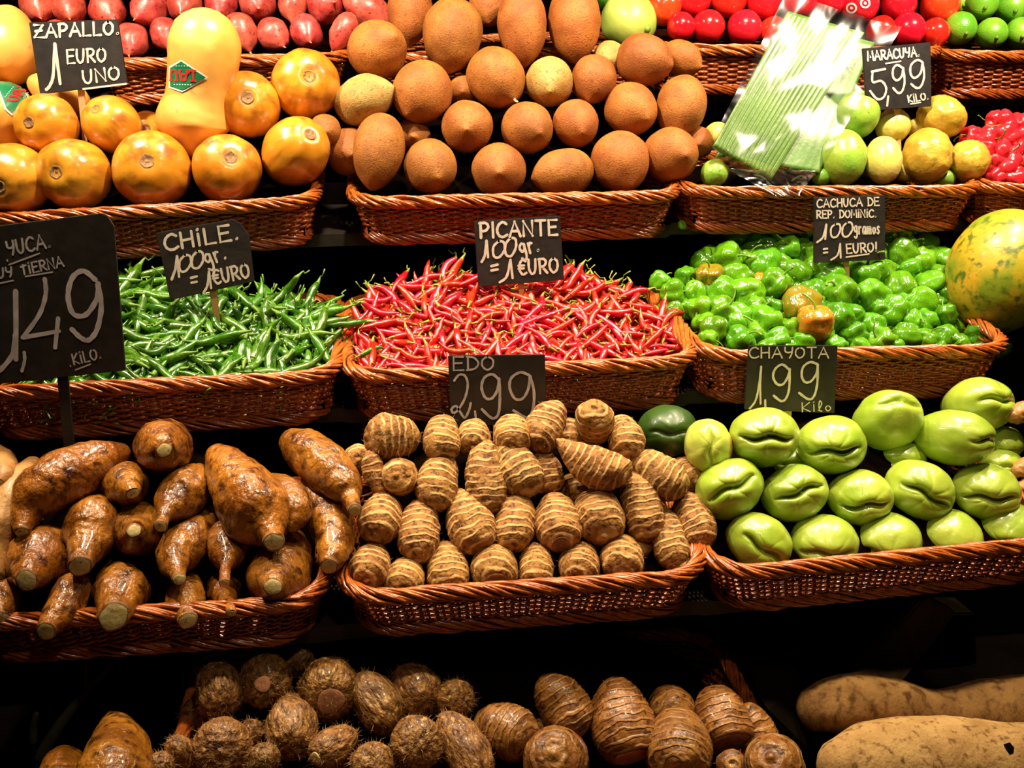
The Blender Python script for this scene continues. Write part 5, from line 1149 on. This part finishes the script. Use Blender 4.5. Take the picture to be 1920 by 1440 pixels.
quadsheet('wrapper_flap', [(1360, 318), (1530, 320), (1500, 368), (1462, 372)], [YBt-.014, YBt-.014, YBt-.075, YBt-.075], 30, 16, 0, M['film'], lambda u, v: .008*noise.turbulence(Vector((u*3, v*2, 8)), 2, True), bp, bo)
quadsheet('wrapper_end', [(1326, 284), (1530, 326), (1500, 352), (1330, 318)], [YBt-.012, YBt-.012, YBt+.0, YBt+.0], 40, 14, 0, M['film'], lambda u, v: .005*noise.turbulence(Vector((u*4, v*2, 3)), 2, True), bp, bo)
# ------------------------------------------------------------------ oddments
def prism(name, px, Ys, depth, mat, label, cat_):
    c = [P(x, y, Y) for (x, y), Y in zip(px, Ys)]; o_ = sum(c, Vector())/len(c)
    bm = bmesh.new(); a = [bm.verts.new(v-o_) for v in c]; b = [bm.verts.new(v-o_+Vector((0, depth, 0))) for v in c]; n = len(c)
    bm.faces.new(a); bm.faces.new(b[::-1])
    for i in range(n): bm.faces.new((a[i], b[i], b[(i+1) % n], a[(i+1) % n]))
    bmesh.ops.recalc_face_normals(bm, faces=bm.faces); bmesh.ops.bevel(bm, geom=bm.edges[:], offset=.003, segments=2, affect='EDGES')
    me = bpy.data.meshes.new(name); bm.to_mesh(me); bm.free(); me.materials.append(M[mat])
    o = link(name, me); o.location = o_; return tag(o, label, cat_)
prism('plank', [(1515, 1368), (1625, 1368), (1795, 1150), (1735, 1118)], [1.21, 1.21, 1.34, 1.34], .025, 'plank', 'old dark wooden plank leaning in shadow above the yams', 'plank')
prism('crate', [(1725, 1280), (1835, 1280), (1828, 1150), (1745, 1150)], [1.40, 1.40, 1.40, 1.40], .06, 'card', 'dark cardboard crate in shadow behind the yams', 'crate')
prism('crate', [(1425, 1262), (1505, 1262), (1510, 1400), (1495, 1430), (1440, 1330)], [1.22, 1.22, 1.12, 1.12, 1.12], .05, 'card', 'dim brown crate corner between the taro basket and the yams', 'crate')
def stick(nm, pts, Y, r, mat, lab, cat_):
    W = [P(x, y, Y+d) for x, y, d in pts]; me, org, *_ = tube(W, [r*k for k in (1, .9, .7, .4)][:len(W)], M[mat], nm, 10, 6, .2, 2, 3, cap=2)
    o = link(nm, me); o.location = org; tag(o, lab, cat_); return o
s = stick('twig', [(75, 1420, 0), (115, 1355, .01), (160, 1300, .02), (212, 1242, .04)], 1.20, .008, 'twig', 'dark bare twig slanting in shadow at the lower left', 'twig')
me, org, *_ = tube([P(160, 1300, 1.22), P(161, 1260, 1.22), P(163, 1232, 1.22)], [.003, .002, .0015], M['twig'], 'side_shoot', 7, 5, .2, 2, 1); link('side_shoot', me, s, Matrix.Translation(org-s.location))
stick('twig', [(62, 1390, 0), (63, 1360, .0), (68, 1338, .0)], 1.20, .005, 'twig', 'short upright dark twig end at the far lower left', 'twig')
prism('plastic_clip', [(1272, 412), (1291, 418), (1291, 430), (1272, 430)], [1.72]*4, .004, 'greentag', 'light green plastic clip between the mamey and passion fruit baskets', 'clip')
for i, (x, y, r, lx) in enumerate(((1905, 778, 17, 'brown knobbly ginger root at the right edge beside the chayotes'), (1915, 880, 16, 'yellow-brown ginger root at the right edge, lower one'), (1918, 915, 14, 'ginger root tip at the right edge, lowest'))):
    o = root_tube('ginger_root', 'low', [(x-10, y+4, r*.7, .0), (x, y, r, 0), (x+16, y-6, r*1.1, 0), (x+34, y, r*.8, 0)], 'yucat', 0, 60+i, .2, 2.5, cap=2); tag(o, lx, 'ginger')
